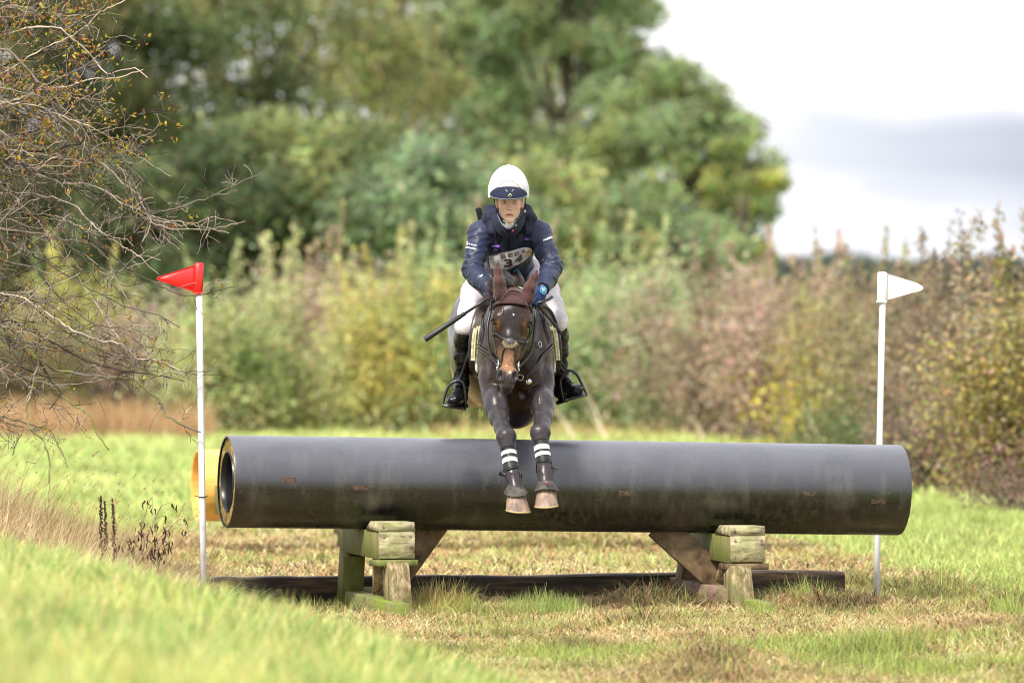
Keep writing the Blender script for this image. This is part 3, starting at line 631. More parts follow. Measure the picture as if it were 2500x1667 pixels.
def trestle(pcx, label, red=False):
    """pcx: X where the trestle centre line crosses under the pipe"""
    s = (pcx-PL[0])/(PR[0]-PL[0]); c = PL+(PR-PL)*s; zb = c[2]-PRAD; A = -PN      # A: towards the camera
    t = empty('trestle', (c[0], c[1], 0), label, 'trestle', 'timber trestles under the pipe')
    D3 = np.array([PD[0], PD[1], 0]); D3 /= np.linalg.norm(D3)
    at = lambda a, z, d=0: np.array([c[0], c[1], 0])+A*a+D3*d+UP*z
    zt = zb+.008
    m = MB(); m.bar(at(.545, zt-.085), at(-.52, zt-.075), .195, .155, bev=.003); b_ = m.build('cap_beam', W_SIDE, t)
    m = MB(); m.bar(at(.549, zt-.078), at(.575, zt-.078), .207, .150, bev=.002)
    # wedge nailed on top to stop the pipe rolling
    V = []
    for d in (-.1025, .1025):
        for a, z in ((.575, zt-.001), (.565, zt+.052), (.33, zt+.052), (.20, zt-.001)): V.append(at(a, z, d))
    m2 = MB(); m2.add(V, F4=[(0, 1, 5, 4), (1, 2, 6, 5), (2, 3, 7, 6), (0, 4, 7, 3), (0, 3, 2, 1), (4, 5, 6, 7)])
    m2.build('wedge', W_END, t); e = m.build('end_board', W_END, t)
    for (d, z) in ((-.078, -.03), (.078, -.028), (-.082, -.125), (.072, -.13), (-.083, .03), (.080, .032)):
        cc = at(.5765, zt+z, d); m2 = MB(); m2.loft([ring(cc+A*o_, r_, 12, D3, UP) for o_, r_ in ((0, .0075), (.002, .0075), (.0025, .006), (.001, .003))]); m2.build('screw_head', M_SCREW, e)
    V = []
    for d in (-.09, .09):
        for a, z in ((-.52, zt-.001), (-.51, zt+.05), (-.36, zt+.05), (-.22, zt-.001)): V.append(at(a, z, d))
    m2 = MB(); m2.add(V, F4=[(0, 1, 5, 4), (1, 2, 6, 5), (2, 3, 7, 6), (0, 4, 7, 3), (0, 3, 2, 1), (4, 5, 6, 7)][0:6]); m2.build('wedge', W_SIDE, t)
    fl, rl = (1 if not red else -1), 1
    m = MB(); m.bar(at(.36, zt-.185), at(.60, zt-.179), .235, .036, bev=.004); m.build('spacer', W_SIDE if not red else W_BRACE, t)
    pm = W_POST
    m = MB(); off = .0 if not red else -.055
    m.bar(at(.66, -.06, off), at(.545, zt-.200, off-.005), .125, .17, up=A, bev=.003); m.F = m.F; m.build('leg', pm, t)
    m = MB(); m.bar(at(-.50, -.06, -.05 if not red else -.10), at(-.36, zt-.155, -.055 if not red else -.08), .125, .14, up=A, bev=.003); m.build('leg', W_SIDE if not red else W_BRACE, t)
    m = MB(); m.bar(at(-.05, .03, .03 if not red else -.04), at(.22, zt-.165, -.03), .065, .03, up=A); m.build('strut', W_POST, t)
    # braces running up to the pipe's underside
    if not red: m = MB(); m.bar(at(-.02, .10, .06), at(-.02, zb+.075, .40), .145, .055, up=A); m.build('brace', W_BRACE, t)
    else: m = MB(); m.bar(at(.10, .10, .03), at(.02, zb+.055, -.39), .165, .055, up=A); m.build('brace', W_BRACE, t)
    sw = W_SILL
    if not red:
        m = MB(); m.bar(at(1.0, .030, -.075), at(-.80, .050, -.04), .105, .13, bev=.003); m.build('sill', sw, t)
        m = MB(); m.bar(at(-.60, .10, -.20), at(-.56, .10, .12), .05, .05); m.build('cleat', W_END, t)
    else:
        m = MB(); m.bar(at(.56, .060, -.09), at(-1.05, .085, -.10), .105, .16, bev=.003); m.build('sill', W_SILLR, t)
        m = MB(); m.bar(at(1.10, .035, -.03), at(.30, .045, .0), .085, .09, bev=.003); m.build('sill', sw, t)
    return t
W_SILLR = wood('timber_sill_brown', (.20, .12, .09), (.27, .17, .13), (.14, .17, .04), (.4, .4, 1), .2)
trestle(-.79, 'green mossy timber trestle under the left part of the black pipe')
trestle(1.225, 'browner timber trestle under the right part of the black pipe', True)
# dark ground rail lying behind the trestles
W_RAIL = wood('rail_wood', (.030, .020, .014), (.11, .065, .035), (.03, .028, .018), (.06, .25, 1), .1, .55)
g0, g1 = W(500, 1440, 40.1), W(2053, 1425, 41.15)
n = 20; rgs = []
for k, s in enumerate(np.linspace(0, 1, 34)):
    c = g0+(g1-g0)*s; c[2] = .098+.004*math.sin(s*9); hh = .086+.003*math.sin(s*23)+.003*rng.normal(); 
    if s == 1: hh *= .97
    th = np.arange(n)/n*2*np.pi; q = np.sign(np.cos(th))*abs(np.cos(th))**.28; q2 = np.sign(np.sin(th))*abs(np.sin(th))**.28
    ax = (g1-g0)/np.linalg.norm(g1-g0); pr = np.array([-ax[1], ax[0], 0])
    rgs.append(c+pr*(q*.08*(1+.05*rng.normal(size=n)))[:, None]+UP*(q2*hh)[:, None])
m = MB(); m.loft(rgs); m.F[4] = [f[:, ::-1] for f in m.F[4]]; m.F[3] = [f for f in m.F[3]]
o = m.build('ground_rail', W_RAIL); autosmooth(o, 45); tag(o, 'dark wet squared timber rail lying on the ground behind the trestles', 'rail')

# ---------------------------------------------------------------- flags
M_POLE = mat('white_plastic', (.78, .78, .82), .35, .5)
r_, _ = add_noise_col(M_POLE, (.5, .49, .46), (.80, .80, .84), 22, 8, (1, 1, .35), (.25, .42))
M_RED = mat('red_plastic', (.72, .018, .016), .38, .5); M_WHITE = mat('white_flag', (.84, .83, .84), .4, .5)
def flag(p_bot, p_top, d, sleeve, tri, fm, label, cat_g, zb=None):
    b, t_ = W(*p_bot, d), W(*p_top, d); t = empty('flag_pole', (b[0], b[1], zb if zb is not None else b[2]), label, 'flag pole', cat_g)
    m = MB(); ax = t_-b; b2 = b-ax/np.linalg.norm(ax)*.15; n = 24; th = np.arange(n)/n*2*np.pi
    rr = .0175*(1+.06*np.cos(th*8)); rgs = [c+np.stack([rr*np.cos(th), rr*np.sin(th), 0*th], -1) for c in (b2, b2+(t_-b2)*.33, b2+(t_-b2)*.66, t_)]
    m.loft(rgs); o = m.build('pole', M_POLE, t, smooth=True)
    x0, x1, y0, y1 = sleeve; m = MB(); a = W((x0+x1)/2-2, y1, d); c = W((x0+x1)/2, y0, d)
    m.bar(a, c, (x1-x0)/F*d, .05, up=(0, 1, 0), bev=.008); s_ = m.build('sleeve', fm, t)
    m = MB(); m.bar(W((x0+x1)/2-2, y1+1, d), W((x0+x1)/2-2, y1-3, d), (x1-x0+3)/F*d, .056, up=(0, 1, 0), bev=.003); m.build('collar', fm, t)
    m = MB(); pts = [W(px, py, d) for px, py in tri]; th_ = .006
    cs = np.mean(pts, 0); outer = [p+(cs-p)*0 for p in pts]; k = len(pts)
    rgs = []
    for (yo, sc) in ((-th_/2, .985), (-th_/4, 1), (th_/4, 1), (th_/2, .985)): rgs.append([cs+(p-cs)*sc+np.array([0, yo, 0]) for p in pts])
    m.loft(rgs); m.build('pennant', fm, t)
    e = MB()                                          # stiffening rim
    e.tube([p+np.array([0, -.004, 0])+(cs-p)*.06 for p in pts]+[pts[0]+np.array([0, -.004, 0])+(cs-pts[0])*.06], .003, 6); e.build('rim', fm, t)
    return t
t1 = flag((497, 1432), (485, 648), 39.35, (476, 497, 641, 717), [(477, 647), (476, 714), (392, 686), (384, 683), (382, 680), (385, 677)], M_RED, 'white pole carrying a red pennant, left of the black pipe', 'flag poles marking the jump')
t2 = flag((2139, 1476), (2156, 670), 41.1, (2143, 2166, 664, 738), [(2163, 667), (2240, 692), (2252, 699), (2255, 704), (2250, 709), (2161, 734)], M_WHITE, 'white pole carrying a white pennant, right of and behind the black pipe', 'flag poles marking the jump')
# black cable tie on the left pole
m = MB(); c = W(494, 1212, 39.35); th = np.linspace(0, 2*np.pi, 25); m.tube(np.stack([c[0]+.0205*np.cos(th), c[1]+.0205*np.sin(th), c[2]+.002*np.sin(th)], -1), .003, 6)
m.tube([c+np.array([.02, -.005, 0]), c+np.array([.03, -.012, .006])], .003, 5); m.tube([c+np.array([-.018, -.01, 0]), c+np.array([-.035, -.018, .006]), c+np.array([-.045, -.02, .001])], .0022, 5)
m.build('cable_tie', mat('cable_tie', (.01, .01, .01), .5), t1)

# ---------------------------------------------------------------- the yellow pipe jump behind
M_YEL = mat('yellow_pipe', (.80, .45, .09), .5, .4); add_noise_col(M_YEL, (.62, .33, .07), (.84, .50, .13), 6, 6, (1, 1, 3), (.3, .5)); add_bump(M_YEL, 30, .15, .004)
d0 = 48.5; YC = W(483, 1185, d0); rY = .253; YD = np.array([math.cos(R(13)), math.sin(R(13)), 0]); YN = np.array([-YD[1], YD[0], 0])
yj = empty('yellow_pipe_jump', (YC[0]+1.2, YC[1]+.3, 0), 'hollow yellow pipe on timber blocks standing behind the left end of the black pipe', 'jump')
def ringY(c, r): return ring(c, r, 48, YN, UP)
m = MB(); E = YC+YD*4.2
m.loft([ringY(E, rY-.016), ringY(E, rY), ringY(YC, rY), ringY(YC-YD*.004, rY-.006), ringY(YC, rY-.016), ringY(E, rY-.016)], cap=False)
autosmooth(m.build('pipe', M_YEL, yj), 50)
m = MB(); m.bar(YC+YD*.16+YN*-.44+UP*-.09, YC+YD*.16+YN*-.25+UP*-.09, .17, .20, bev=.003); m.build('block', W_SIDE, yj)
m = MB(); m.bar(YC+YD*.19+YN*-.49+UP*-.09, YC+YD*.19+YN*-.45+UP*-.09, .10, .14, bev=.003); m.build('block', W_END, yj)
for q in (1.15, 3.85):
    m = MB(); m.bar(YC+YD*q+YN*-.5+UP*-.31, YC+YD*q+YN*.5+UP*-.31, .15, .11, bev=.003); m.build('cap_beam', W_SIDE, yj)
    for sg in (-1, 1): m = MB(); m.bar(YC+YD*q+YN*.32*sg+UP*-.36, YC*np.array([1, 1, 0])+YD*q+YN*.42*sg, .12, .12, bev=.003); m.build('leg', W_SIDE, yj)

# ---------------------------------------------------------------- the bare hawthorn on the left
M_TWIG = mat('hawthorn_bark', (.2, .17, .14), .8, .25); attr_col(M_TWIG)
haw = empty('hawthorn_tree', (-4.1, .6, .55), 'bare grey-twigged hawthorn with a few yellow leaves reaching in from the left', 'tree')
rh = np.random.default_rng(31)
LN = []      # (points, r0, r1, mossy)
def resample(P, k):
    P = np.array(P, float); s = np.r_[0, np.cumsum(np.linalg.norm(np.diff(P, axis=0), axis=1))]; u = np.linspace(0, s[-1], k)
    return np.stack([np.interp(u, s, P[:, a]) for a in range(3)], -1)
def bough(px, d0, d1, r0, r1, moss=0, wig=.010):
    k = len(px); P = np.array([W(x, y, d0+(d1-d0)*i/(k-1)) for i, (x, y) in enumerate(px)])
    Q = resample(P, max(8, int(np.linalg.norm(np.diff(P, axis=0), axis=1).sum()/.035)))
    Q[1:-1] += rh.normal(0, wig*.5, Q[1:-1].shape); LN.append((Q, r0, r1, moss)); return Q
TR = [(-600, 1330), (-560, 1000), (-520, 700), (-560, 400), (-500, 100)]
tk = bough([(-600, 1480), (-590, 1250), (-540, 1000), (-520, 760), (-560, 480), (-520, 200), (-450, -80)], 40.6, 40.3, .075, .02, 1)
BG = []
def bb(px, d0=39.6, d1=39.2, r0=.011, r1=.002, moss=0, start=None):
    a = np.array(px[0], float); t_ = int(np.clip(np.interp(a[1], [0, 1400], [.95, .15])*len(tk), 0, len(tk)-1)) if start is None else start
    q = tk[t_]; qx = (q[0])*F/(q[1]-CAMY)+1250; qy = 691+(CAMZ-q[2])*F/(q[1]-CAMY)
    pts = [(qx, qy), ((qx+a[0])/2+rh.normal(0, 15), (qy+a[1])/2-25+rh.normal(0, 15))]+list(px)
    k = len(pts); P = [W(qx, qy, q[1]-CAMY)]+[W(x, y, (d0+d1)/2+(d0-d1)/2*math.cos(i/k*3)+rh.normal(0, .04)) for i, (x, y) in enumerate(pts[1:])]
    Q = resample(P, max(10, int(np.linalg.norm(np.diff(P, axis=0), axis=1).sum()/.035))); Q[1:-1] += np.cumsum(rh.normal(0, .0045, Q[1:-1].shape), 0)*np.hanning(len(Q)-2)[:, None]+rh.normal(0, .003, Q[1:-1].shape)
    LN.append((Q, r0, r1, moss)); BG.append((Q, r0, r1)); return Q
BB = [[(-20, 268), (49, 268), (89, 295), (134, 299), (158, 333), (201, 353), (250, 388), (277, 424), (326, 446), (348, 482), (370, 527), (411, 518), (450, 504), (500, 488), (560, 458), (600, 440), (641, 421)],
 [(0, 384), (49, 388), (103, 375), (160, 366), (201, 353), (250, 308), (286, 286), (348, 279), (442, 263)],
 [(0, 190), (58, 152), (112, 112), (178, 85), (223, 58), (240, 30), (303, 4), (340, -30)],
 [(20, 120), (80, 174), (116, 219), (134, 263), (178, 303), (210, 353), (240, 380), (268, 402), (300, 440), (340, 470), (362, 520), (380, 545), (420, 560), (470, 562), (520, 560), (580, 548)],
 [(0, 460), (67, 460), (134, 469), (192, 500), (223, 536), (250, 563), (300, 600), (339, 625), (388, 670)],
 [(0, 695), (40, 700), (75, 720), (124, 757), (178, 795), (232, 820), (286, 832), (332, 874), (400, 880), (440, 905)],
 [(200, 590), (249, 625), (265, 670), (298, 720), (332, 762), (356, 795), (352, 865)],
 [(80, 640), (145, 712), (199, 757), (269, 803), (315, 849), (380, 880), (450, 907), (480, 912), (520, 900)],
 [(60, 400), (110, 470), (170, 540), (230, 590), (290, 640), (350, 680), (420, 712), (470, 725), (520, 712), (575, 700)],
 [(-20, 560), (60, 600), (130, 640), (220, 700), (300, 745), (390, 770), (440, 800)],
 [(0, 330), (80, 400), (150, 430), (240, 440), (330, 500), (400, 535), (470, 545), (560, 570)],
 [(30, 40), (90, 20), (150, -30)], [(0, 90), (70, 70), (140, 60), (210, 120), (260, 180), (330, 165), (360, 190)],
 [(0, 240), (90, 215), (170, 205), (230, 190), (290, 190), (350, 170)], [(300, 415), (345, 530), (400, 545), (450, 552), (520, 530), (585, 545), (600, 540)],
 [(40, 780), (130, 830), (210, 880), (300, 905), (380, 915), (450, 930)], [(0, 880), (60, 900), (120, 925), (150, 960), (120, 1000)]]
for q in BB: bb(q, r0=.013, r1=.0025)
bb([(0, 824), (33, 849), (83, 890), (124, 948), (166, 985), (220, 1014), (232, 1052), (265, 1097)], r0=.014, r1=.0055, moss=1)
bb([(4, 766), (25, 811), (70, 849), (91, 878), (79, 927), (62, 1002), (68, 1043), (108, 1077), (120, 1118), (120, 1180)], r0=.018, r1=.0055, moss=1)
bb([(17, 832), (91, 824), (104, 878), (137, 907), (166, 927), (232, 932), (307, 932), (344, 936), (390, 977), (406, 1014), (450, 1041), (490, 1055)], r0=.015, r1=.0055, moss=1)
bb([(62, 1040), (40, 1075), (30, 1110)], r0=.007, r1=.004, moss=1); bb([(120, 1050), (150, 1100), (165, 1140)], r0=.008, r1=.004, moss=1)
for k in range(88):      # many more arching boughs from the thick of the bush
    y0 = rh.uniform(-60, 900); x0 = rh.uniform(-300, 120); ln = rh.uniform(200, 520)*(.7 if y0 < 180 else 1); sl = rh.normal(np.interp(y0, [0, 300, 900], [-.35, .3, .45]), .28)
    pts = []; x, y = x0, y0
    for s in range(8): x += ln/8; sl += rh.normal(0, .22); y += sl*ln/8; pts.append((x, y))
    lim = np.interp(pts[-1][1], [-100, 100, 300, 450, 560, 700, 900, 1000, 1150], [260, 330, 390, 420, 470, 480, 460, 380, 200])
    pts = [(x_, y_) for x_, y_ in pts if x_ < lim and y_ < 1080]
    if len(pts) > 2: bb(pts, r0=.009, r1=.0018, d0=39.6+rh.uniform(-.5, .8), d1=39.4+rh.uniform(-.5, .9))
tips = []
def side(P, t, ln, r, lvl):
    k = int(t*(len(P)-1)); k = min(max(k, 1), len(P)-2); dr = P[k+1]-P[k-1]; dr /= np.linalg.norm(dr)+1e-9
    v = rh.normal(size=3); v -= dr*np.dot(v, dr); v[1] *= .6; v /= np.linalg.norm(v); an = R(rh.uniform(25, 70)); d = dr*math.cos(an)+v*math.sin(an)
    m = max(4, int(ln/.03)); pts = [P[k]]; p = P[k].copy()
    for s in range(m):
        d = d+rh.normal(0, .26, 3)+np.array([.01, 0, -.015]); d /= np.linalg.norm(d); p = p+d*ln/m; pts.append(p.copy())
    Q = np.array(pts); LN.append((Q, r, r*.35, 0)); tips.append(Q[-1]); 
    if lvl > 0:
        for _ in range(rh.integers(2, 5)): side(Q, rh.uniform(.15, .95), ln*rh.uniform(.3, .6), r*.6, lvl-1)
for Q, r0, r1 in BG:
    n_ = int(np.linalg.norm(np.diff(Q, axis=0), axis=1).sum()/.075)
    for _ in range(n_):
        t_ = rh.uniform(.25, .97); side(Q, t_, rh.uniform(.07, .26), max(.0022, (r0+(r1-r0)*t_)*.4), 1 if rh.random() < .6 else 0)
m = MB(); cols = []; mt = MB(); colt = []
for idx, (Q, r0, r1, moss) in enumerate(LN):
    big = r0 > .0085; tgt = m if big else mt; nn = 6 if big else 3
    rad = r0+(r1-r0)*np.linspace(0, 1, len(Q))**.7; rad = np.maximum(rad, .0016)
    if big: rad = rad*(1+.12*rh.normal(size=len(Q)))
    tgt.tube(Q, rad, nn, cap=False)
    tone = rh.choice([.10, .25, .5, .85, 1.4])*rh.uniform(.8, 1.2)*np.array([.34, .275, .23])*(1 if not moss else .9)
    qc = np.repeat(np.tile(tone, (len(Q), 1))*(.75+.5*noise(Q, 18, 3, 2))[:, None], nn, 0)
    if moss or rh.random() < .06:
        g = sst(.45, .6, noise(Q, 12, 8, 2)+(.12 if moss else 0)); g = np.repeat(g, nn)[:, None]; qc = qc*(1-g)+g*np.array([.19, .19, .06])
    (cols if big else colt).append(qc)
m.build('branches', M_TWIG, haw, col=np.concatenate(cols)); mt.build('twigs', M_TWIG, haw, col=np.concatenate(colt))
tips = np.array(tips); px = tips[:, 0]*F/(tips[:, 1]-CAMY)+1250; py = 691+(CAMZ-tips[:, 2])*F/(tips[:, 1]-CAMY)
pr = np.interp(py, [0, 350, 450, 700, 900, 1100], [.95, .75, .15, .10, .14, .04])*np.where(px > 500, .3, 1)
ks = rh.random(len(tips)) < pr*.42; P = np.repeat(tips[ks], 3, 0)+rh.normal(0, .016, (ks.sum()*3, 3)); cc = rh.random(len(P))
C_ = np.where((cc < .42)[:, None], (.50, .36, .05), np.where((cc < .66)[:, None], (.45, .18, .03), np.where((cc < .82)[:, None], (.16, .06, .045), (.34, .36, .07))))
v = leafquads(P, .024, jit(C_, len(P), .2, rh), rs=rh); mesh_np('leaves', v[0], v[1], M_LEAF, haw, col=v[2])

# ---------------------------------------------------------------- dead dock and nettle stalks by the bank
M_DOCK = mat('dead_weed', (.07, .035, .028), .9, .15); M_DSTEM = mat('dead_weed_stem', (.30, .20, .13), .8, .2)
def weed(px0, py0, px1, py1, d, label, kind, seed, leafy=0):
    r_ = np.random.default_rng(seed); a, b = W(px0, py0, d), W(px1, py1, d); zb = float(zg(a[0], a[1])); a[2] = min(a[2], zb)
    t = empty('dead_weed', (a[0], a[1], zb), label, 'dead weed', 'dead weeds by the bank')
    m = MB(); k = 10; s = np.linspace(0, 1, k); P = a+(b-a)*s[:, None]+np.array([0, 0, .05])*np.sin(s*3.14)[:, None]*leafy; P[1:] += r_.normal(0, .006, (k-1, 3))
    m.tube(P, np.linspace(.0045, .0018, k), 5)
    mb = MB()
    if not leafy:
        for u in np.linspace(.3, 1, 46): 
            c = a+(b-a)*u; 
            for _ in range(4): mb.ball(c+r_.normal(0, .009*(1.25-u), 3), r_.uniform(.003, .0065), n=5, m=3)
    else:
        for u in np.linspace(.3, 1, 9):
            c = P[int(u*(k-1))]; e = c+np.array([r_.uniform(-.05, .07), r_.uniform(-.05, .05), r_.uniform(-.06, .03)]); m.tube([c, (c+e)/2+np.array([0, 0, .01]), e], .0016, 3)
            for _ in range(3):
                f = e+r_.normal(0, .01, 3); g = f+np.array([r_.normal(0, .01), r_.normal(0, .01), -r_.uniform(.02, .055)]); mb.tube([f, (f+g)/2+r_.normal(0, .006, 3), g], [.002, .007, .0015], 4, flat=(1, .45))
    m.build('stem', M_DSTEM, t, smooth=True); mb.build('seed_head' if not leafy else 'withered_leaves', M_DOCK, t); return t
weed(248, 1335, 246, 1212, 39.0, 'dark brown dead dock spike, leftmost of the three upright spikes', 0, 1)
weed(262, 1335, 256, 1226, 38.9, 'dark brown dead dock spike, middle one of the three upright spikes', 0, 2)
weed(280, 1335, 275, 1220, 38.9, 'dark brown dead dock spike, rightmost of the three upright spikes', 0, 3)
for q, (x0, y0, x1, y1) in enumerate([(300, 1340, 372, 1212), (290, 1320, 440, 1268), (310, 1310, 395, 1235), (320, 1330, 405, 1320), (270, 1330, 345, 1300), (300, 1320, 420, 1290)]):
    weed(x0, y0, x1, y1, 39.0+.1*q, ['withered weed stem, the tallest one leaning right beside the dock spikes', 'withered weed stem reaching furthest right towards the red flag pole', 'withered weed stem arching right with curled brown leaves, second tallest', 'withered weed stem lying lowest, nearest the green grass', 'short withered weed stem close against the dock spikes', 'withered weed stem just below the one reaching furthest right'][q], 1, 10+q, 1)
# ================================================================ implicit surfaces (smooth blends, polygonised with surface nets)
def Hp(px, py, y): return W(px, py, 40+y)
class SDF:
    def __init__(s): s.ops = []
    def _a(s, fn, c, r, k, op): s.ops.append((fn, np.array(c, float), float(r), float(k), op)); return s
    def cone(s, a, b, ra, rb, k=.02, op='u'):
        a = np.array(a, float); b = np.array(b, float); d = b-a; dd = max(1e-9, d@d)
        def fn(P):
            t = np.clip((P-a)@d/dd, 0, 1); return np.linalg.norm(P-(a+t[:, None]*d), axis=1)-(ra+(rb-ra)*t)
        return s._a(fn, (a+b)/2, math.sqrt(dd)/2+max(ra, rb), k, op)
    def chain(s, pts, k=.02, op='u'):
        for p, q in zip(pts[:-1], pts[1:]): s.cone(p[0], q[0], p[1], q[1], k, op)
        return s
    def ell(s, c, r, Rm=None, k=.02, op='u'):
        """Rm rows = local axes"""
        c = np.array(c, float); r = np.array(r, float)*np.ones(3)
        def fn(P):
            q = P-c
            if Rm is not None: q = q@np.array(Rm).T
            k0 = np.linalg.norm(q/r, axis=1); k1 = np.linalg.norm(q/(r*r), axis=1)+1e-9
            return np.where(k0 < .05, -r.min(), k0*(k0-1)/k1)
        return s._a(fn, c, r.max(), k, op)
    def box(s, c, h, rd=.01, Rm=None, k=.01, op='u'):
        c = np.array(c, float); h = np.array(h, float)
        def fn(P):
            q = P-c
            if Rm is not None: q = q@np.array(Rm).T
            q = np.abs(q)-h+rd
            return np.linalg.norm(np.maximum(q, 0), axis=1)+np.minimum(q.max(1), 0)-rd
        return s._a(fn, c, np.linalg.norm(h), k, op)
    def fn(s, f, c, r, k=.01, op='u'): return s._a(f, c, r, k, op)
    def __call__(s, P, cen=None, rad=None):
        D = np.full(len(P), 9., np.float64)
        for fn, c, r, k, op in s.ops:
            if cen is not None and op in 'us' and np.linalg.norm(c-cen) > r+rad+k+.03: continue
            if op == 'o': D = D-r; continue
            d = fn(P)
            if op == 'u':
                if k > 0: h = np.maximum(k-np.abs(D-d), 0)/k; D = np.minimum(D, d)-h*h*k*.25
                else: D = np.minimum(D, d)
            elif op == 's':
                d = -d; h = np.maximum(k-np.abs(D-d), 0)/max(k, 1e-6); D = np.maximum(D, d)+h*h*k*.25
            elif op == 'i':
                h = np.maximum(k-np.abs(D-d), 0)/max(k, 1e-6); D = np.maximum(D, d)+h*h*k*.25
            elif op == 'o': D = D-r            # inflate
        return D
    def inflate(s, r): s.ops.append((None, np.zeros(3), r, 0, 'o')); return s
    def mesh(s, lo, hi, res):
        lo = np.array(lo, float); hi = np.array(hi, float); B = 20
        n = np.ceil((hi-lo)/res).astype(int)+1; nb = -(-n//B); n = nb*B
        G = np.ones(n, np.float32)
        bi = np.stack(np.meshgrid(*[np.arange(k) for k in nb], indexing='ij'), -1).reshape(-1, 3)
        bc = lo+(bi*B+(B-1)/2)*res; hd = B*res*.87
        dc = s(bc)
        loc = np.stack(np.meshgrid(*[np.arange(B)]*3, indexing='ij'), -1).reshape(-1, 3)*res
        for b, c, d in zip(bi, bc, dc):
            sl = tuple(slice(x*B, x*B+B) for x in b)
            if abs(d) > hd*1.7+.02: G[sl] = 1 if d > 0 else -1; continue
            G[sl] = s(lo+b*B*res+loc, c, hd).reshape(B, B, B)
        return surface_nets(G, lo, res)
def surface_nets(G, lo, res):
    S = G < 0
    c8 = [(i, j, k) for i in (0, 1) for j in (0, 1) for k in (0, 1)]
    sh = np.array(G.shape)-1
    cut = lambda A, o: A[o[0]:o[0]+sh[0], o[1]:o[1]+sh[1], o[2]:o[2]+sh[2]]
    cnt = sum(cut(S, o).astype(np.int8) for o in c8)
    act = np.argwhere((cnt > 0) & (cnt < 8)); idx = np.full(sh, -1, np.int32); idx[tuple(act.T)] = np.arange(len(act))
    g = {o: G[act[:, 0]+o[0], act[:, 1]+o[1], act[:, 2]+o[2]].astype(np.float64) for o in c8}
    sm = np.zeros((len(act), 3)); ct = np.zeros(len(act))
    for a in c8:
        for ax in range(3):
            if a[ax]: continue
            b = list(a); b[ax] = 1; b = tuple(b); ga, gb = g[a], g[b]; x = (ga < 0) != (gb < 0)
            t = np.where(x, ga/np.where(x, ga-gb, 1), 0); p = np.tile(np.array(a, float), (len(act), 1)); p[:, ax] += t
            sm += p*x[:, None]; ct += x
    V = lo+(act+sm/ct[:, None])*res
    Fs = []
    for ax in range(3):
        u, v = (ax+1) % 3, (ax+2) % 3
        s0 = [slice(None)]*3; s1 = [slice(None)]*3; s0[ax] = slice(0, -1); s1[ax] = slice(1, None)
        ch = S[tuple(s0)] != S[tuple(s1)]; e = np.argwhere(ch); e = e[(e[:, u] > 0) & (e[:, v] > 0) & (e[:, u] < sh[u]) & (e[:, v] < sh[v])]
        sg = S[tuple(e.T)]
        q = []
        for du, dv in ((-1, -1), (0, -1), (0, 0), (-1, 0)):
            c = e.copy(); c[:, u] += du; c[:, v] += dv; q.append(idx[tuple(c.T)])
        q = np.stack(q, 1); q[~sg] = q[~sg][:, ::-1]; Fs.append(q)
    Fq = np.concatenate(Fs); Fq = Fq[(Fq >= 0).all(1)]
    return V, Fq
def vnormals(V, Fq):
    a = np.cross(V[Fq[:, 2]]-V[Fq[:, 0]], V[Fq[:, 3]]-V[Fq[:, 1]]); Nn = np.zeros_like(V)
    for k in range(4): np.add.at(Nn, Fq[:, k], a)
    return Nn/(np.linalg.norm(Nn, axis=1)[:, None]+1e-12)
def smooth_mesh(V, Fq, it=1, f=.5):
    for _ in range(it):
        s = np.zeros_like(V); c = np.zeros(len(V))
        for k in range(4):
            for m_ in (1, 3): np.add.at(s, Fq[:, k], V[Fq[:, (k+m_) % 4]]); np.add.at(c, Fq[:, k], 1)
        V = V*(1-f)+f*s/np.maximum(c, 1)[:, None]
    return V
def rotm(ax, ang):
    return np.array(Matrix.Rotation(ang, 3, Vector(ax)))
def mixc(base, col, m): return base*(1-m[:, None])+np.array(col)*m[:, None]

# ================================================================ the horse
HEAD_O = Hp(1249.5, 783, -.66)          # between the eyes
_u = np.array([-.075, -.27, -.955]); _u /= np.linalg.norm(_u)
_l = np.array([1, 0, -.09]); _l -= _u*(_l@_u); _l /= np.linalg.norm(_l)
_n = np.cross(_l, _u); _n /= np.linalg.norm(_n)
if _n[1] > 0: _n = -_n
HR = np.array([_l, _u, _n])             # head frame rows: lateral, down the face, out of the face
def hd(l, s, n=0):
    s = s if s < 0 else s*.965
    return HEAD_O+_l*l+_u*s+_n*n
head = SDF()
head.ell(hd(0, -.09, -.115), (.093, .125, .105), HR, .03)
head.cone(hd(0, -.06, -.075), hd(0, .16, -.075), .083, .066, .04)
head.cone(hd(0, .10, -.055), hd(0, .29, -.052), .052, .036, .03)
for s_ in (-1, 1):
    head.ell(hd(s_*.062, -.02, -.045), (.045, .075, .045), HR, .03)
    head.ell(hd(s_*.086, -.022, -.040), (.026, .030, .028), HR, .018)                 # brow
    head.cone(hd(s_*.078, .045, -.075), hd(s_*.052, .20, -.075), .026, .016, .02)     # cheek crest
    head.ell(hd(s_*.052, .045, -.185), (.042, .135, .10), HR, .05)                   # jowl
    head.ell(hd(s_*.103, .004, -.036), (.020, .015, .022), HR, .008, 's')              # eye socket
    o_ = _l*s_*.80+_n*.60; a2 = np.cross(o_, _u); c0 = hd(s_*.094, .003, -.038)+o_*.006
    head.chain([(c0+a2*math.cos(t)*.021-_u*math.sin(t)*.0145+o_*.010*math.sin(t), .0055) for t in np.linspace(0, np.pi, 7)], .007)
    head.chain([(c0+a2*math.cos(t)*.021+_u*math.sin(t)*.0125+o_*.007*math.sin(t), .0042) for t in np.linspace(0, np.pi, 7)], .006)
    head.ell(hd(s_*.036, .330, -.022), (.026, .044, .026), HR, .022)                  # nostril wing
head.cone(hd(0, .14, -.15), hd(0, .33, -.115), .06, .036, .05)
head.ell(hd(0, .335, -.060), (.047, .060, .052), HR, .03)
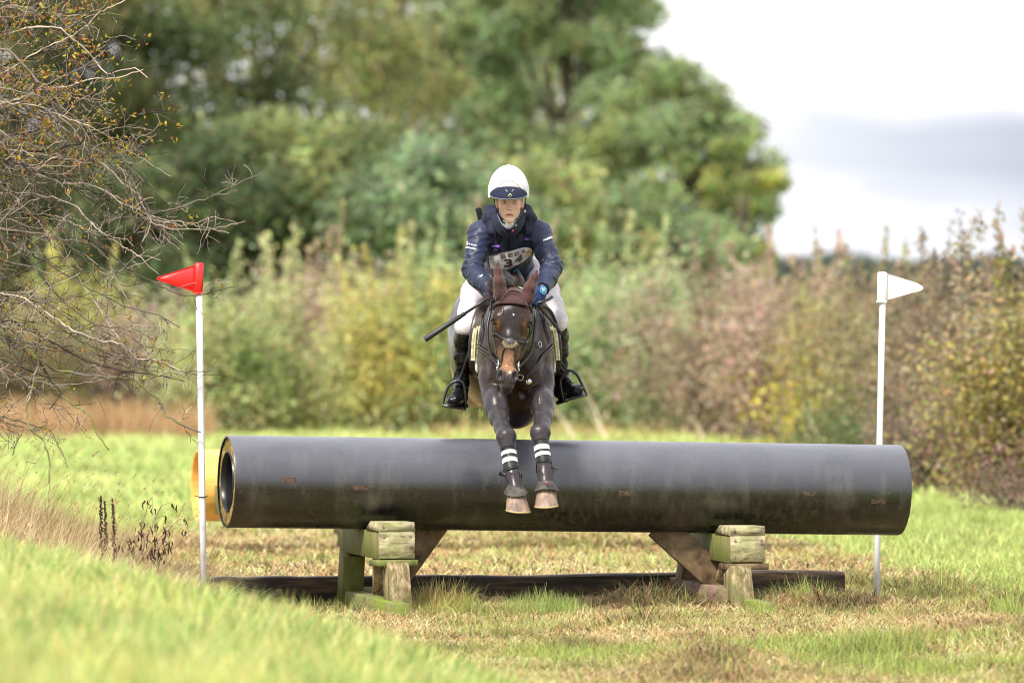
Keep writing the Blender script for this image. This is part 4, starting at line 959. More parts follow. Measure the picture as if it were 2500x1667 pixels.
head.ell(hd(0, .385, -.060), (.040, .030, .036), HR, .02)
head.ell(hd(0, .395, -.100), (.034, .030, .030), HR, .012)
for s_ in (-1, 1):
    head.ell(hd(s_*.043, .338, .008), (.0155, .033, .024), HR, .008, 's')
    head.cone(hd(s_*.052, .375, -.082), hd(s_*.02, .402, -.052), .004, .003, .006, 's')
head.cone(hd(-.02, .402, -.052), hd(.02, .402, -.052), .003, .003, .006, 's')
# ears
EARL = [Hp(1223, 716, -.56), Hp(1219, 690, -.565), Hp(1216, 660, -.55), Hp(1215, 641, -.54)]
EARR = [Hp(1286, 726, -.56), Hp(1293, 703, -.565), Hp(1304, 678, -.55), Hp(1311, 661, -.54)]
def ears(S_, g=0.):
    for E in (EARL, EARR):
        S_.chain([(E[0], .034+g), (E[1], .030+g), (E[2], .019+g), (E[3], .006+g)], .015)
        ax = E[3]-E[0]; ax /= np.linalg.norm(ax); f = np.array([0, -1, 0.]); f -= ax*(f@ax); f /= np.linalg.norm(f); lt = np.cross(ax, f)
        S_.ell((E[0]*.42+E[3]*.58)+f*.034, (.013, .052, .020), np.array([lt, ax, f]), .012, 's')
horse = SDF()
T10 = rotm((1, 0, 0), R(6))
horse.ell((-.06, .68, 1.50), (.295, .56, .36), T10, .10)
horse.ell((.0, .10, 1.48), (.175, .45, .30), None, .10)
horse.ell((-.10, 1.12, 1.60), (.285, .42, .34), T10, .12)
horse.ell((.00, .10, 1.62), (.15, .40, .24), None, .10)                # withers
horse.ell((.022, -.12, 1.38), (.185, .26, .32), None, .08)
horse.ell((.03, .12, 1.22), (.12, .34, .16), None, .08)
for s_, cx in ((-1, 1206), (1, 1313)):
    horse.ell(Hp(cx, 875, -.16), (.088, .17, .27), None, .06)          # shoulder
    horse.ell(Hp(1258+s_*36, 925, -.36), (.075, .08, .13), None, .05)  # breast muscle
horse.cone((-.0, .18, 1.69), (0, -.44, 1.81), .13, .072, .10)
horse.cone((.01, .02, 1.55), (0, -.46, 1.74), .165, .090, .10)
horse.cone((.02, -.18, 1.42), (0, -.50, 1.66), .155, .085, .10)
LEGA = [(Hp(1203, 925, -.28), .085), (Hp(1208, 972, -.40), .071), (Hp(1213, 998, -.50), .064), (Hp(1218, 1021, -.58), .051), (Hp(1226, 1043, -.66), .041), (Hp(1236, 1066, -.735), .0525), (Hp(1239, 1086, -.755), .037), (Hp(1243, 1110, -.775), .034), (Hp(1247, 1140, -.80), .034), (Hp(1253, 1160, -.815), .041), (Hp(1256, 1178, -.84), .032), (Hp(1261, 1204, -.875), .044)]
LEGB = [(Hp(1318, 925, -.28), .085), (Hp(1320, 970, -.40), .069), (Hp(1324, 996, -.50), .063), (Hp(1326, 1018, -.58), .050), (Hp(1323, 1036, -.66), .041), (Hp(1319, 1057, -.735), .0535), (Hp(1320, 1074, -.755), .038), (Hp(1323, 1096, -.775), .034), (Hp(1328, 1130, -.80), .034), (Hp(1331, 1154, -.815), .041), (Hp(1332, 1170, -.84), .033), (Hp(1333, 1192, -.872), .044)]
horse.chain(LEGA, .03); horse.chain(LEGB, .03)
for Lg in (LEGA, LEGB):        # forearm muscle, knee facets, back tendon
    horse.ell((Lg[1][0]+Lg[2][0])/2+np.array([0, -.012, .015]), (.06, .085, .07), None, .03)
    horse.ell(Lg[5][0]+np.array([0, -.014, .0]), (.054, .034, .040), None, .012)
    horse.cone(Lg[6][0]+np.array([0, .028, 0]), Lg[9][0]+np.array([0, .03, 0]), .014, .018, .02)
for s_ in (-1, 1):             # hind legs, folded up behind
    hx = -.10
    horse.ell((hx+s_*.13, 1.02, 1.42), (.125, .26, .26), T10, .08)
    horse.chain([((hx+s_*.13, .92, 1.30), .10), ((hx+s_*.10, 1.32, 1.24), .062), ((hx+s_*.095, 1.50, 1.22), .052), ((hx+s_*.09, 1.60, 1.30), .036), ((hx+s_*.085, 1.80, 1.42), .034), ((hx+s_*.085, 1.86, 1.44), .042), ((hx+s_*.085, 1.93, 1.40), .034), ((hx+s_*.085, 1.98, 1.37), .043)], .05)
hb_ops = list(horse.ops)       # body without the head, for the tack
horse.ops = horse.ops+head.ops
ears(horse)
V1, F1 = horse.mesh((-.5, -1.0, .62), (.45, 2.1, 2.1), .0095)
# finer head, replacing the coarse one
def in_head(P): return ((P-HEAD_O)@_u > -.16) & (((P-HEAD_O)@_n) > -.31) & (P[:, 1] < -.40)
fine = SDF(); fine.ops = horse.ops
V2, F2 = fine.mesh((-.18, -.95, 1.20), (.18, -.40, 2.08), .0042)
V2 = smooth_mesh(V2, F2, 1, .4); V1 = smooth_mesh(V1, F1, 1, .5)
hz = lambda P: (P[:, 1] < -.415) & (P[:, 2] > 1.22) & (np.abs(P[:, 0]) < .165)
k1 = ~(hz(V1)[F1].all(1)); k2 = (V2[:, 1] < -.403)[F2].all(1)
V = np.concatenate([V1, V2]); Fq = np.concatenate([F1[k1], F2[k2]+len(V1)])
used = np.zeros(len(V), bool); used[Fq.ravel()] = True; mp_i = np.cumsum(used)-1; V = V[used]; Fq = mp_i[Fq]
Nn = vnormals(V, Fq)
# veins, muscle ripples
rip = (noise(V*np.array([1, 1, .45]), 16, 71, 3)-.5)*(.003+.007*sst(1.12, 1.3, V[:, 2]))*sst(1.75, 1.5, V[:, 2])*(V[:, 1] < .2)*(V[:, 1] > -.7)*sst(1.0, 1.15, V[:, 2])
q_ = (V-HEAD_O)@HR.T
vein = np.exp(-((noise(V, 13, 77, 2)-.5)/.035)**2)*.0022*(np.abs(q_[:, 0]) > .04)*((V[:, 1] < -.3))
V = V+Nn*(rip*(np.abs(q_[:, 1]) > .45)+vein)[:, None]
# coat colours
c = np.tile(np.array([.026, .0125, .0085]), (len(V), 1)); nzv = noise(V, 7, 72, 3)
c = mixc(c, (.062, .027, .015), sst(.45, .75, nzv)*.7)
c = mixc(c, (.10, .042, .022), sst(.05, .0, np.abs(V[:, 0]-.03)-.05)*sst(1.25, 1.12, V[:, 2])*.0)
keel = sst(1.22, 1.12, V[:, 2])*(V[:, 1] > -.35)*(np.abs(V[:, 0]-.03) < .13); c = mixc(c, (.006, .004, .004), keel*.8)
lowleg = sst(1.13, 1.03, V[:, 2])*(V[:, 1] < -.2); c = mixc(c, (.014, .0145, .019), lowleg*.9)
inner = sst(1.28, 1.14, V[:, 2])*sst(1.02, 1.08, V[:, 2])*(V[:, 1] < -.3)*np.exp(-((np.abs(V[:, 0]-.03)-.065)/.02)**2); c = mixc(c, (.17, .075, .04), inner*.6)
flank = sst(.25, .5, V[:, 1])*sst(1.42, 1.30, V[:, 2]+.10*(noise(V, 3, 5, 2)-.5)); c = mixc(c, (.42, .31, .19), flank*.85)
grey = sst(.7, 1.0, V[:, 1])*sst(1.40, 1.55, V[:, 2]); c = mixc(c, (.10, .085, .08), grey*.8*sst(.35, .6, noise(V, 2.5, 6, 2)+.15))  # sheen of the lit haunch painted as grey into the coat
# face: q_ = (lateral, down, out)
l, s, n_ = q_.T; isH = (V[:, 1] < -.45) & (s > -.2) & (V[:, 2] < 1.9)
h = isH.astype(float)
c = mixc(c, (.024, .018, .018), h*sst(.075, .04, np.abs(l))*sst(.20, .12, s)*.9)
c = mixc(c, (.13, .062, .026), h*np.exp(-((np.abs(l)-.080)/.013)**2)*np.exp(-((s-.03)/.045)**2)*sst(.35, .65, noise(V, 34, 7, 3)+.05))
c = mixc(c, (.17, .085, .03), h*sst(.062, .078, np.abs(l))*sst(.0, .05, s)*sst(.2, .14, s)*.35*nzv)
tan_ = h*sst(.15, .21, s+.02*(noise(V, 25, 8, 2)-.5)); c = mixc(c, (.30, .155, .08), tan_*(.85+.15*nzv))
c = mixc(c, (.12, .06, .035), h*sst(.13, .17, s)*sst(.23, .19, s)*.5)
nose_e = .285-.0*s+.9*np.clip(.032-np.abs(l), 0, 1)*1.1      # the dark of the nose, a V between the nostrils
c = mixc(c, (.045, .038, .042), h*sst(-.010, .014, s-nose_e))
c = mixc(c, (.004, .003, .003), h*np.exp(-((np.abs(l)-.043)/.013)**2-((s-.328)/.028)**2)*.9)
c = mixc(c, (.22, .17, .16), h*np.exp(-((np.abs(l)-.034)/.010)**2-((s-.378)/.018)**2)*.55)
c = mixc(c, (.012, .009, .008), h*np.exp(-((np.abs(l)-.099)/.014)**2-((s-.003)/.019)**2)*.95)
star = h*np.exp(-((l-.006)/.006)**2-((s+.035)/.010)**2); c = mixc(c, (.75, .7, .68), (star > .55)*.8)
c = c*(1+.10*(noise(V, 90, 12, 2)-.5)[:, None]*2)
M_COAT = mat('horse_coat', (.03, .02, .015), .38, .28); attr_col(M_COAT); pn(M_COAT).inputs['Coat Roughness'].default_value = .3
add_bump(M_COAT, 170, .30, .003, (1, 1, .16), 3)
_nt = M_COAT.node_tree; _hn = N(_nt, 'ShaderNodeTexNoise', i_Scale=260., i_Detail=3.); _mp = N(_nt, 'ShaderNodeMapping'); _mp.inputs['Scale'].default_value = (1, 1, .18); L(_nt, N(_nt, 'ShaderNodeTexCoord').outputs['Object'], _mp.inputs[0]); L(_nt, _mp.outputs[0], _hn.inputs['Vector'])
_hr = ramp(_nt, _hn.outputs[0], [(.3, .45), (.55, 1.0), (.75, 1.7)]); _ml = N(_nt, 'ShaderNodeMixRGB', blend_type='MULTIPLY'); _ml.inputs[0].default_value = 1
L(_nt, [n for n in _nt.nodes if n.type == 'VERTEX_COLOR'][0].outputs[0], _ml.inputs[1]); L(_nt, _hr.outputs[0], _ml.inputs[2]); L(_nt, _ml.outputs[0], pn(M_COAT).inputs['Base Color'])
rr_ = ramp(M_COAT.node_tree, N(M_COAT.node_tree, 'ShaderNodeTexNoise', i_Scale=9.).outputs[0], [(.35, .22), (.7, .42)]); L(M_COAT.node_tree, rr_.outputs[0], pn(M_COAT).inputs['Roughness'])
HO = empty('horse', (.0, 0, .55), 'dark bay horse jumping down over the black pipe towards the viewer', 'horse')
mesh_np('body', V, Fq, M_COAT, HO, col=c, smooth=True)
M_EYE = mat('horse_eye', (.008, .004, .003), .16, .35); M_BLK = mat('black_leather', (.014, .013, .014), .38, .55); add_bump(M_BLK, 90, .25, .002)
M_BRL = mat('brown_leather', (.035, .018, .013), .36, .55); add_bump(M_BRL, 90, .25, .002)
M_STEEL = mat('steel', (.6, .6, .62), .22, .5, 1.0)
for s_ in (-1, 1):
    m = MB(); m.ball(hd(s_*.090, .003, -.042), .0225, n=20, m=12); m.build('eye', M_EYE, HO, smooth=True)
# hooves
M_HOOF = mat('hoof', (.25, .17, .12), .6, .4); add_noise_col(M_HOOF, (.13, .09, .075), (.34, .24, .17), 26, 6, (1, 1, .25)); add_bump(M_HOOF, 50, .3, .003, (.4, .4, 3))
M_RIM = mat('hoof_rim', (.50, .36, .18), .6, .3)
def hoof(top, bot, wt, wb, y):
    T_, B_ = Hp(*top, y), Hp(*bot, y-.03); ax = B_-T_; lt = np.array([1, 0, -.06 if top[0] < 1300 else .04]); n = 28; th = np.arange(n)/n*2*np.pi
    rgs = []
    for t in (0, .15, .5, .85, 1):
        c_ = T_+ax*t; w_ = (wt+(wb-wt)*t)/F*39.15/2*1.0; x = np.cos(th)*w_; yy = np.sin(th)*w_*1.05
        yy = np.where(yy > 0, yy*.9, yy*1.05); bow = .006*np.cos(th)**2
        rgs.append(c_+x[:, None]*lt+np.stack([0*yy, yy+.03*(1-t)*.3, bow*(t if t < 1 else 1)], -1))
    m = MB(); m.loft(rgs); o = m.build('hoof', M_HOOF, HO); autosmooth(o, 50)
    m = MB(); lo_ = rgs[-1]; m.loft([lo_*1, lo_+(np.mean(lo_, 0)-lo_)*-.035+np.array([0, 0, -.003]), lo_+np.array([0, 0, -.010]), lo_+(np.mean(lo_, 0)-lo_)*.12+np.array([0, 0, -.008])]); r = m.build('shoe', M_RIM, o, smooth=False)
    r.location = -np.array(o.location)*0; return o
def fix_child(o): pass
hoof((1260, 1203), (1265, 1248), 44, 60, -.88); hoof((1334, 1192), (1334, 1236), 44, 58, -.875)
for s_ in (-1, 1):
    m = MB(); b0 = np.array([-.10+s_*.085, 1.98, 1.37]); m.tube([b0, b0+np.array([0, .05, -.05])], [.046, .062], 16, up=(1, 0, 0)); m.build('hoof', M_HOOF, HO, smooth=False)
# leg boots
M_BOOT = mat('boot_shell', (.018, .018, .02), .45, .5); add_bump(M_BOOT, 120, .5, .003); M_BAND = mat('boot_band', (.84, .84, .88), .6, .3)
M_BELL = mat('overreach_boot', (.045, .042, .042), .7, .3); add_noise_col(M_BELL, (.030, .028, .030), (.11, .095, .08), 18, 6); add_bump(M_BELL, 60, .5, .004)
def along(Lg, t0, t1, n, g):
    P = np.array([p for p, _ in Lg]); r = np.array([q for _, q in Lg]); z = P[:, 2]
    zz = np.linspace(t0, t1, n); o = np.argsort(z)
    return [(np.array([np.interp(q, z[o], P[o, a]) for a in range(3)]), np.interp(q, z[o], r[o])+g) for q in zz]
def zpy(py): return CAMZ-(py-691)/F*39.22
for Lg, ys in ((LEGA, (1096, 1150, [(1104, 1113), (1121, 1132)], 1180, 1213, -1)), (LEGB, (1079, 1132, [(1091, 1101), (1107, 1116)], 1168, 1208, 1))):
    a = along(Lg, zpy(ys[0]), zpy(ys[1]), 12, .009); m = MB()
    P_ = [p+np.array([0, .010, 0]) for p, _ in a]; m.tube(P_, [r for _, r in a], 20, up=(0, 1, 0), flat=(1, 1.3)); m.tube(P_[:1]+[P_[0]-np.array([0, 0, .004])], a[0][1]+.003, 20, up=(0, 1, 0), flat=(1, 1.3)); tb = m.build('tendon_boot', M_BOOT, HO, smooth=True)
    m = MB(); m.tube(P_[-2:], a[-1][1]+.0035, 20, up=(0, 1, 0), flat=(1, 1.3)); m.build('boot_rim', M_BOOT, tb, smooth=True)
    for (u0, u1) in ys[2]:
        b_ = along(Lg, zpy(u0), zpy(u1), 5, .0115); m = MB(); m.tube([p+np.array([0, .010, 0]) for p, _ in b_], [r for _, r in b_], 22, up=(0, 1, 0), flat=(1, 1.3)); m.build('band', M_BAND, tb, smooth=True)
    # fetlock guard behind the joint, strap end sticking out
    b_ = along(Lg, zpy(ys[1]-4), zpy(ys[3]-14), 8, .012); m = MB()
    rgs = []
    for i_, (p, r) in enumerate(b_):
        th = np.linspace(-.25, np.pi+.25, 16); rgs.append(p+np.stack([np.cos(th)*r, np.sin(th)*r*1.2+.008, 0*th], -1))
    inn = [r_+(np.mean(r_, 0)-r_)*.08 for r_ in rgs]
    m.loft(rgs, closed=False, cap=False); m.loft(inn, closed=False, cap=False); m.build('fetlock_guard', M_BOOT, tb, smooth=True)
    e = along(Lg, zpy(ys[1]+8), zpy(ys[1]+8), 1, .01)[0]; s_ = ys[5]
    m = MB(); p = e[0]+np.array([s_*e[1]*.8, -.01, 0]); m.strap([p, p+np.array([s_*.022, -.005, .004]), p+np.array([s_*.038, -.006, -.012 if s_ > 0 else .008])], .022, .004, (0, 1, 0)); m.build('strap_end', M_BOOT, tb)
    # bell boot
    b_ = along(Lg, zpy(ys[3]), zpy(ys[4]), 2, 0); p0, p1 = b_[0][0], b_[1][0]; n = 32; th = np.arange(n)/n*2*np.pi; rgs = []
    for i_, t in enumerate(np.linspace(0, 1, 9)):
        r = .037+(.081-.037)*t**.85*.92; cc = p0+(p1-p0)*t+np.array([.003*s_*t, 0, 0])
        fr = -.012*t*np.cos(2*th)*(1 if s_ > 0 else -.3)-.010*t*np.sin(th)*(-1)
        rgs.append(cc+np.stack([np.cos(th)*r*.88, np.sin(th)*r, fr+.002*rng.normal(size=n)*t], -1))
    rgs.append(rgs[-1]+(np.mean(rgs[-1], 0)-rgs[-1])*-.03+np.array([0, 0, -.003])); rgs.append(rgs[-2]+(np.mean(rgs[-2], 0)-rgs[-2])*.06+np.array([0, 0, -.004]))
    m = MB(); m.loft(rgs, cap=False); m.F[4] = [f[:, ::-1] for f in m.F[4]]; bb_ = m.build('overreach_boot', M_BELL, HO, smooth=True)
    if s_ > 0:
        cc = Hp(1334, 1179, -.945); m = MB(); D_ = [np.array([0, 0, .014]), np.array([.011, 0, 0]), np.array([0, 0, -.012]), np.array([-.011, 0, 0])]
        q0 = [cc+d for d in D_]; m.loft([q0, [p+np.array([0, -.003, 0]) for p in q0]]); m.build('badge', mat('grey_badge', (.16, .15, .15), .5), bb_)
        m = MB(); q0 = [cc+d*.7+np.array([0, -.0035, 0]) for d in D_]; m.loft([q0, [p+np.array([0, -.002, 0]) for p in q0]]); m.build('badge_centre', mat('red_badge', (.35, .05, .05), .5), bb_)
# mane and tail
M_MANE = mat('mane', (.02, .014, .012), .5, .5); attr_col(M_MANE)
def strands(n, root, dirf, ln, r0, col, name, seed, wig=.012, grav=.02, jitr=.25):
    rs = np.random.default_rng(seed); m = MB(); cs = []
    for _ in range(n):
        p = root(rs); d = dirf(rs, p); d = d/np.linalg.norm(d); pts = [p.copy()]; k = 7; L_ = ln*rs.uniform(.6, 1.1)
        for s in range(k):
            d = d+rs.normal(0, wig*6, 3)+np.array([0, 0, -grav*6]); d /= np.linalg.norm(d); p = p+d*L_/k; pts.append(p.copy())
        m.tube(pts, np.linspace(r0, r0*.25, k+1), 3, cap=False); cs.append(np.tile(np.array(col)*rs.uniform(1-jitr*2, 1+jitr*3), (3*(k+1), 1)))
    return m.build(name, M_MANE, HO, col=np.concatenate(cs))
strands(420, lambda r: np.array([-.02+r.normal(0, .016), 0, 0])+np.array([-.0, -.46, 1.86])*(1-(q := r.random()))+np.array([0, .12, 1.83])*q, lambda r, p: np.array([-.75+r.normal(0, .3), r.normal(0, .2), .35+r.normal(0, .25)]), .15, .0022, (.035, .022, .018), 'mane', 3, grav=.035)
strands(260, lambda r: Hp(1208+r.normal(0, 3), 705+r.normal(0, 13), -.50+r.normal(0, .015)), lambda r, p: np.array([-1, r.normal(0, .4), .5+r.normal(0, .7)]), .055, .0018, (.075, .045, .038), 'forelock', 4, grav=.0)
strands(200, lambda r: Hp(1232+r.uniform(0, 26), 690-r.uniform(-8, 8), -.46+r.normal(0, .01)), lambda r, p: np.array([-.85+r.normal(0, .12), .2, .6+r.normal(0, .1)]), .085, .0022, (.075, .07, .075), 'mane_lock', 5, grav=-.004, wig=.006)
strands(520, lambda r: np.array([-.13+r.normal(0, .025), 1.50+r.normal(0, .02), 1.76+r.normal(0, .03)]), lambda r, p: np.array([r.normal(0, .10), 1, -.25+r.normal(0, .12)]), .78, .003, (.02, .014, .012), 'tail', 6, grav=.045, wig=.01)
# ---------------------------------------------------------------- tack
TB = 0
# ear bonnet: follows the skull, lower edge straight across the forehead
M_BON = mat('bonnet_crochet', (.10, .035, .032), .85, .2, sheen=.3); nt = M_BON.node_tree
t = N(nt, 'ShaderNodeTexCoord'); vo = N(nt, 'ShaderNodeTexVoronoi', i_Scale=150.); vo.inputs['Randomness'].default_value = .35; L(nt, t.outputs['Object'], vo.inputs['Vector'])
r_ = ramp(nt, vo.outputs['Distance'], [(.15, (.014, .005, .005)), (.55, (.075, .028, .025))]); L(nt, r_.outputs[0], pn(M_BON).inputs['Base Color'])
b = N(nt, 'ShaderNodeBump'); b.inputs['Strength'].default_value = .8; b.inputs['Distance'].default_value = .004; L(nt, vo.outputs['Distance'], b.inputs['Height']); L(nt, b.outputs[0], pn(M_BON).inputs['Normal'])
M_BONE = mat('bonnet_ear_cloth', (.13, .048, .043), .75, .25, sheen=.25); add_noise_col(M_BONE, (.035, .013, .012), (.085, .032, .028), 22, 4, (1, 1, .4)); add_bump(M_BONE, 45, .7, .012, (1.2, 1, .45), 2)
bon = SDF(); bon.ops = list(hb_ops[:10])+list(head.ops[:8]); bon.inflate(.010)
bon.fn(lambda P: ((P-HEAD_O)@_u)-(-.098+.10*np.clip(np.abs((P-HEAD_O)@_l)-.085, 0, 1)), (0, 0, 0), 9, .006, 'i')
bon.fn(lambda P: -((P-HEAD_O)@_u)-.235, (0, 0, 0), 9, .01, 'i')
bon.fn(lambda P: P[:, 1]+.465, (0, 0, 0), 9, .01, 'i')
Vb, Fb = bon.mesh((-.17, -.80, 1.66), (.17, -.44, 2.0), .0045)
keep = (Vb[:, 1] < -.47)[Fb].any(1)
BO = mesh_np('ear_bonnet', Vb, Fb[keep], M_BON, HO, smooth=True)
for E, nm in ((EARL, -1), (EARR, 1)):
    e = SDF(); e.chain([(E[0]-np.array([0, 0, .012]), .041), (E[0], .038), (E[1], .033), (E[2], .021), (E[3], .006)], .02)
    ax = E[3]-E[0]; ax /= np.linalg.norm(ax); f = np.array([0, -1, 0.]); f -= ax*(f@ax); f /= np.linalg.norm(f); lt = np.cross(ax, f)
    Ve, Fe = e.mesh(np.min([p for p in E], 0)-.06, np.max([p for p in E], 0)+.06, .004); Nv = vnormals(Ve, Fe)
    qq = (Ve-E[0]); a_ = qq@ax; b_ = qq@lt; Ve = Ve+Nv*(.0011*np.sin((a_*.8+b_*nm*1.5)*230+6*noise(Ve, 20, 4, 2)))[:, None]
    mesh_np('ear_cover', Ve, Fe, M_BONE, BO, smooth=True)
def onhead(pts, off=.004, sd=None):
    """push points out along the head normal until they lie on the skull"""
    sd = sd or head; P = np.array(pts, float)
    for _ in range(14):
        d = sd(P); g = np.stack([sd(P+e)-sd(P-e) for e in np.eye(3)*.001], -1)/.002; g /= np.linalg.norm(g, axis=1)[:, None]+1e-9
        P = P-g*(d-off)[:, None]*.9
    return P, g
def curve(pts, n):
    P = np.array(pts, float); t = np.r_[0, np.cumsum(np.linalg.norm(np.diff(P, axis=0), axis=1))]; u = np.linspace(0, t[-1], n)
    out = np.zeros((n, 3)); k = len(P); m_ = np.zeros_like(P)
    m_[1:-1] = (P[2:]-P[:-2])/(t[2:]-t[:-2])[:, None]; m_[0] = (P[1]-P[0])/(t[1]-t[0]); m_[-1] = (P[-1]-P[-2])/(t[-1]-t[-2])
    i = np.clip(np.searchsorted(t, u)-1, 0, k-2); h = t[i+1]-t[i]; s = ((u-t[i])/h)[:, None]; h = h[:, None]
    return (2*s**3-3*s**2+1)*P[i]+(s**3-2*s**2+s)*h*m_[i]+(-2*s**3+3*s**2)*P[i+1]+(s**3-s**2)*h*m_[i+1]
# rope trim beads of the bonnet panel
tr = curve([hd(-.088, -.105, .0), hd(-.078, -.135, .0), hd(-.06, -.168, -.01), hd(-.03, -.188, -.02), hd(0, -.194, -.02), hd(.03, -.188, -.02), hd(.06, -.168, -.01), hd(.078, -.135, 0), hd(.088, -.105, 0)], 25)
P_, g_ = onhead(tr, .015); m = MB()
for p, g in zip(P_, g_): m.ball(p, .0072, n=8, m=6)
m.build('rope_trim', M_BONE, BO, smooth=True)
ed = curve([hd(-.118, -.075, -.06), hd(-.10, -.098, -.03), hd(-.05, -.098, 0), hd(0, -.096, 0), hd(.05, -.098, 0), hd(.10, -.098, -.03), hd(.118, -.075, -.06)], 24)
P_, g_ = onhead(ed, .012); m = MB(); m.tube(P_, .006, 8); m.build('edge_trim', mat('bonnet_edge', (.03, .010, .009), .8), BO, smooth=True)
P_, g_ = onhead(curve([hd(-.06, -.120, 0), hd(-.035, -.172, 0), hd(.035, -.172, 0), hd(.06, -.120, 0)], 20), .013); m = MB(); m.tube(P_, .0035, 6); m.build('panel_seam', M_BONE, BO, smooth=True)
# bridle
BR_ = empty('bridle', HEAD_O, 'black leather bridle with crossed noseband, sheepskin pad and reins on the dark bay horse', 'bridle')
def hstrap(name, pts, wd, th=.004, off=.005, n=16, mt=None, sd=None, parent=BR_):
    P, g = onhead(curve(pts, n), off, sd); m = MB(); m.strap(P, wd, th, g); o = m.build(name, mt or M_BLK, parent); return P, o
bodyS = SDF(); bodyS.ops = hb_ops
headall = SDF(); headall.ops = head.ops
for s_ in (-1, 1):
    hstrap('cheekpiece', [hd(s_*.105, -.09, -.09), hd(s_*.112, -.02, -.085), hd(s_*.105, .06, -.08), hd(s_*.085, .15, -.07), hd(s_*.06, .245, -.06)], .014)
    hstrap('crossed_noseband', [hd(0, .128, .0), hd(s_*.045, .11 if s_ < 0 else .122, -.01), hd(s_*.085, .080 if s_ < 0 else .115, -.04), hd(s_*.10, .07 if s_ < 0 else .10, -.10)], .017, .004, .007)
    P, o = hstrap('flash_strap', [hd(0, .135, .0), hd(s_*.025, .16, 0), hd(s_*.042, .20, -.01), hd(s_*.050, .25, -.03), hd(s_*.052, .285, -.06)], .009, .004, .006)
    c0 = hd(s_*.060, .262, -.052); th = np.linspace(0, 2*np.pi, 21); m = MB(); m.tube([c0+_u*np.sin(a)*.030+(_n*.8+_l*s_*-.1)*np.cos(a)*.030 for a in th], .004, 6, cap=False); m.build('bit_ring', M_STEEL, BR_, smooth=True)
P, g = onhead(np.array([hd(0, .128, .0)]), .009); m = MB(); m.ball(P[0], (.026, .020, .007), HR.T@np.diag([1, 1, 1]), 16, 10); pad = m.build('centre_disc', mat('grey_leather', (.05, .05, .058), .45), BR_, smooth=True)
rs = np.random.default_rng(9); m = MB(); M_FLC = mat('sheepskin', (.62, .50, .36), .95, .1)
qa = rs.uniform(0, 2*np.pi, 1300); qr = rs.uniform(.3, 1, 1300); ql, qs = np.cos(qa)*.038*qr, .140+np.sin(qa)*.024*qr; kp = (qs-.128)**2/.020**2+ql**2/.026**2 >= 1
p_, g_ = onhead(np.array([hd(a, b_, 0) for a, b_ in zip(ql[kp], qs[kp])]), .003)
for p, g in zip(p_, g_): m.tube([p, p+g*.010+np.array([rs.normal(0, .006), rs.normal(0, .003), rs.normal(0, .006)])], [.0014, .0006], 3, cap=False)
m.build('sheepskin_pad', M_FLC, BR_)
# reins: bit ring up to each hand, and the slack loops
def rein(pts, name='rein', wd=.016, mt=None, up=(0, -1, .2)): m = MB(); P = curve(pts, 24); m.strap(P, wd, .0045, up); return m.build(name, mt or M_BLK, BR_)
rein([hd(-.060, .262, -.07), Hp(1196, 860, -.55), Hp(1190, 800, -.42), Hp(1199, 748, -.36), Hp(1196, 712, -.34)])
rein([hd(.060, .262, -.07), Hp(1296, 860, -.55), Hp(1306, 800, -.42), Hp(1309, 755, -.36), Hp(1310, 724, -.36)])
rein([Hp(1201, 750, -.33), Hp(1188, 733, -.32), Hp(1172, 712, -.26), Hp(1146, 690, -.16), Hp(1142, 680, -.12)])
rein([Hp(1308, 738, -.36), Hp(1328, 762, -.30), Hp(1352, 790, -.20), Hp(1371, 815, -.12)])
rein([Hp(1309, 740, -.37), Hp(1328, 735, -.37), Hp(1341, 730, -.33), Hp(1349, 724, -.30)])
rein([Hp(1300, 750, -.30), Hp(1322, 747, -.25), Hp(1342, 757, -.2), Hp(1356, 785, -.12), Hp(1362, 812, -.05)], wd=.018)
# saddle pad and saddle: shells that follow the horse's back
def region(f): return lambda P: f(P)
M_PAD = mat('saddle_pad', (.55, .55, .47), .9, .2); add_noise_col(M_PAD, (.22, .25, .20), (.66, .66, .58), 30, 6); add_bump(M_PAD, 80, .6, .006)
pad = SDF(); pad.ops = list(hb_ops); pad.inflate(.013)
def padfront(P): return -.14+.32*np.clip(1.66-P[:, 2], 0, 1)*0+.18*sst(1.62, 1.80, P[:, 2])
pad.fn(lambda P: padfront(P)-P[:, 1], (0, 0, 0), 9, .008, 'i'); pad.fn(lambda P: P[:, 1]-.34, (0, 0, 0), 9, .008, 'i')
pad.fn(lambda P: (1.375+.02*np.abs(P[:, 1]))-P[:, 2], (0, 0, 0), 9, .008, 'i')
Vp, Fp = pad.mesh((-.42, -.2, 1.28), (.40, .40, 2.1), .009)
PADO = mesh_np('saddle_pad', Vp, Fp, M_PAD, smooth=True); tag(PADO, 'pale grey-green saddle pad with yellow piping on the dark bay horse', 'saddle pad')
def onbody(pts, off, n=24): return onhead(curve(pts, n), off, bodyS)
M_PIPE = mat('yellow_piping', (.60, .52, .16), .6)
for s_, pts in ((-1, [Hp(1200, 752, -.03), Hp(1184, 770, -.1), Hp(1166, 795, -.14), Hp(1156, 822, -.14), Hp(1152, 848, -.14), Hp(1157, 880, -.14)]), (1, [Hp(1299, 752, -.03), Hp(1313, 770, -.1), Hp(1325, 789, -.14), Hp(1338, 812, -.14), Hp(1345, 845, -.14), Hp(1344, 880, -.14)])):
    P, g = onbody(pts, .016); P[:, 1] = np.interp(P[:, 2], [1.62, 1.80], [-.148, .03]); m = MB(); m.tube(P, .0055, 8); m.build('piping', M_PIPE, PADO, smooth=True)
    P2 = P+np.array([s_*.012, .012, 0]); m = MB(); m.tube(P2, .009, 8); m.build('fleece_edge', M_FLC if False else M_PAD, PADO, smooth=True)
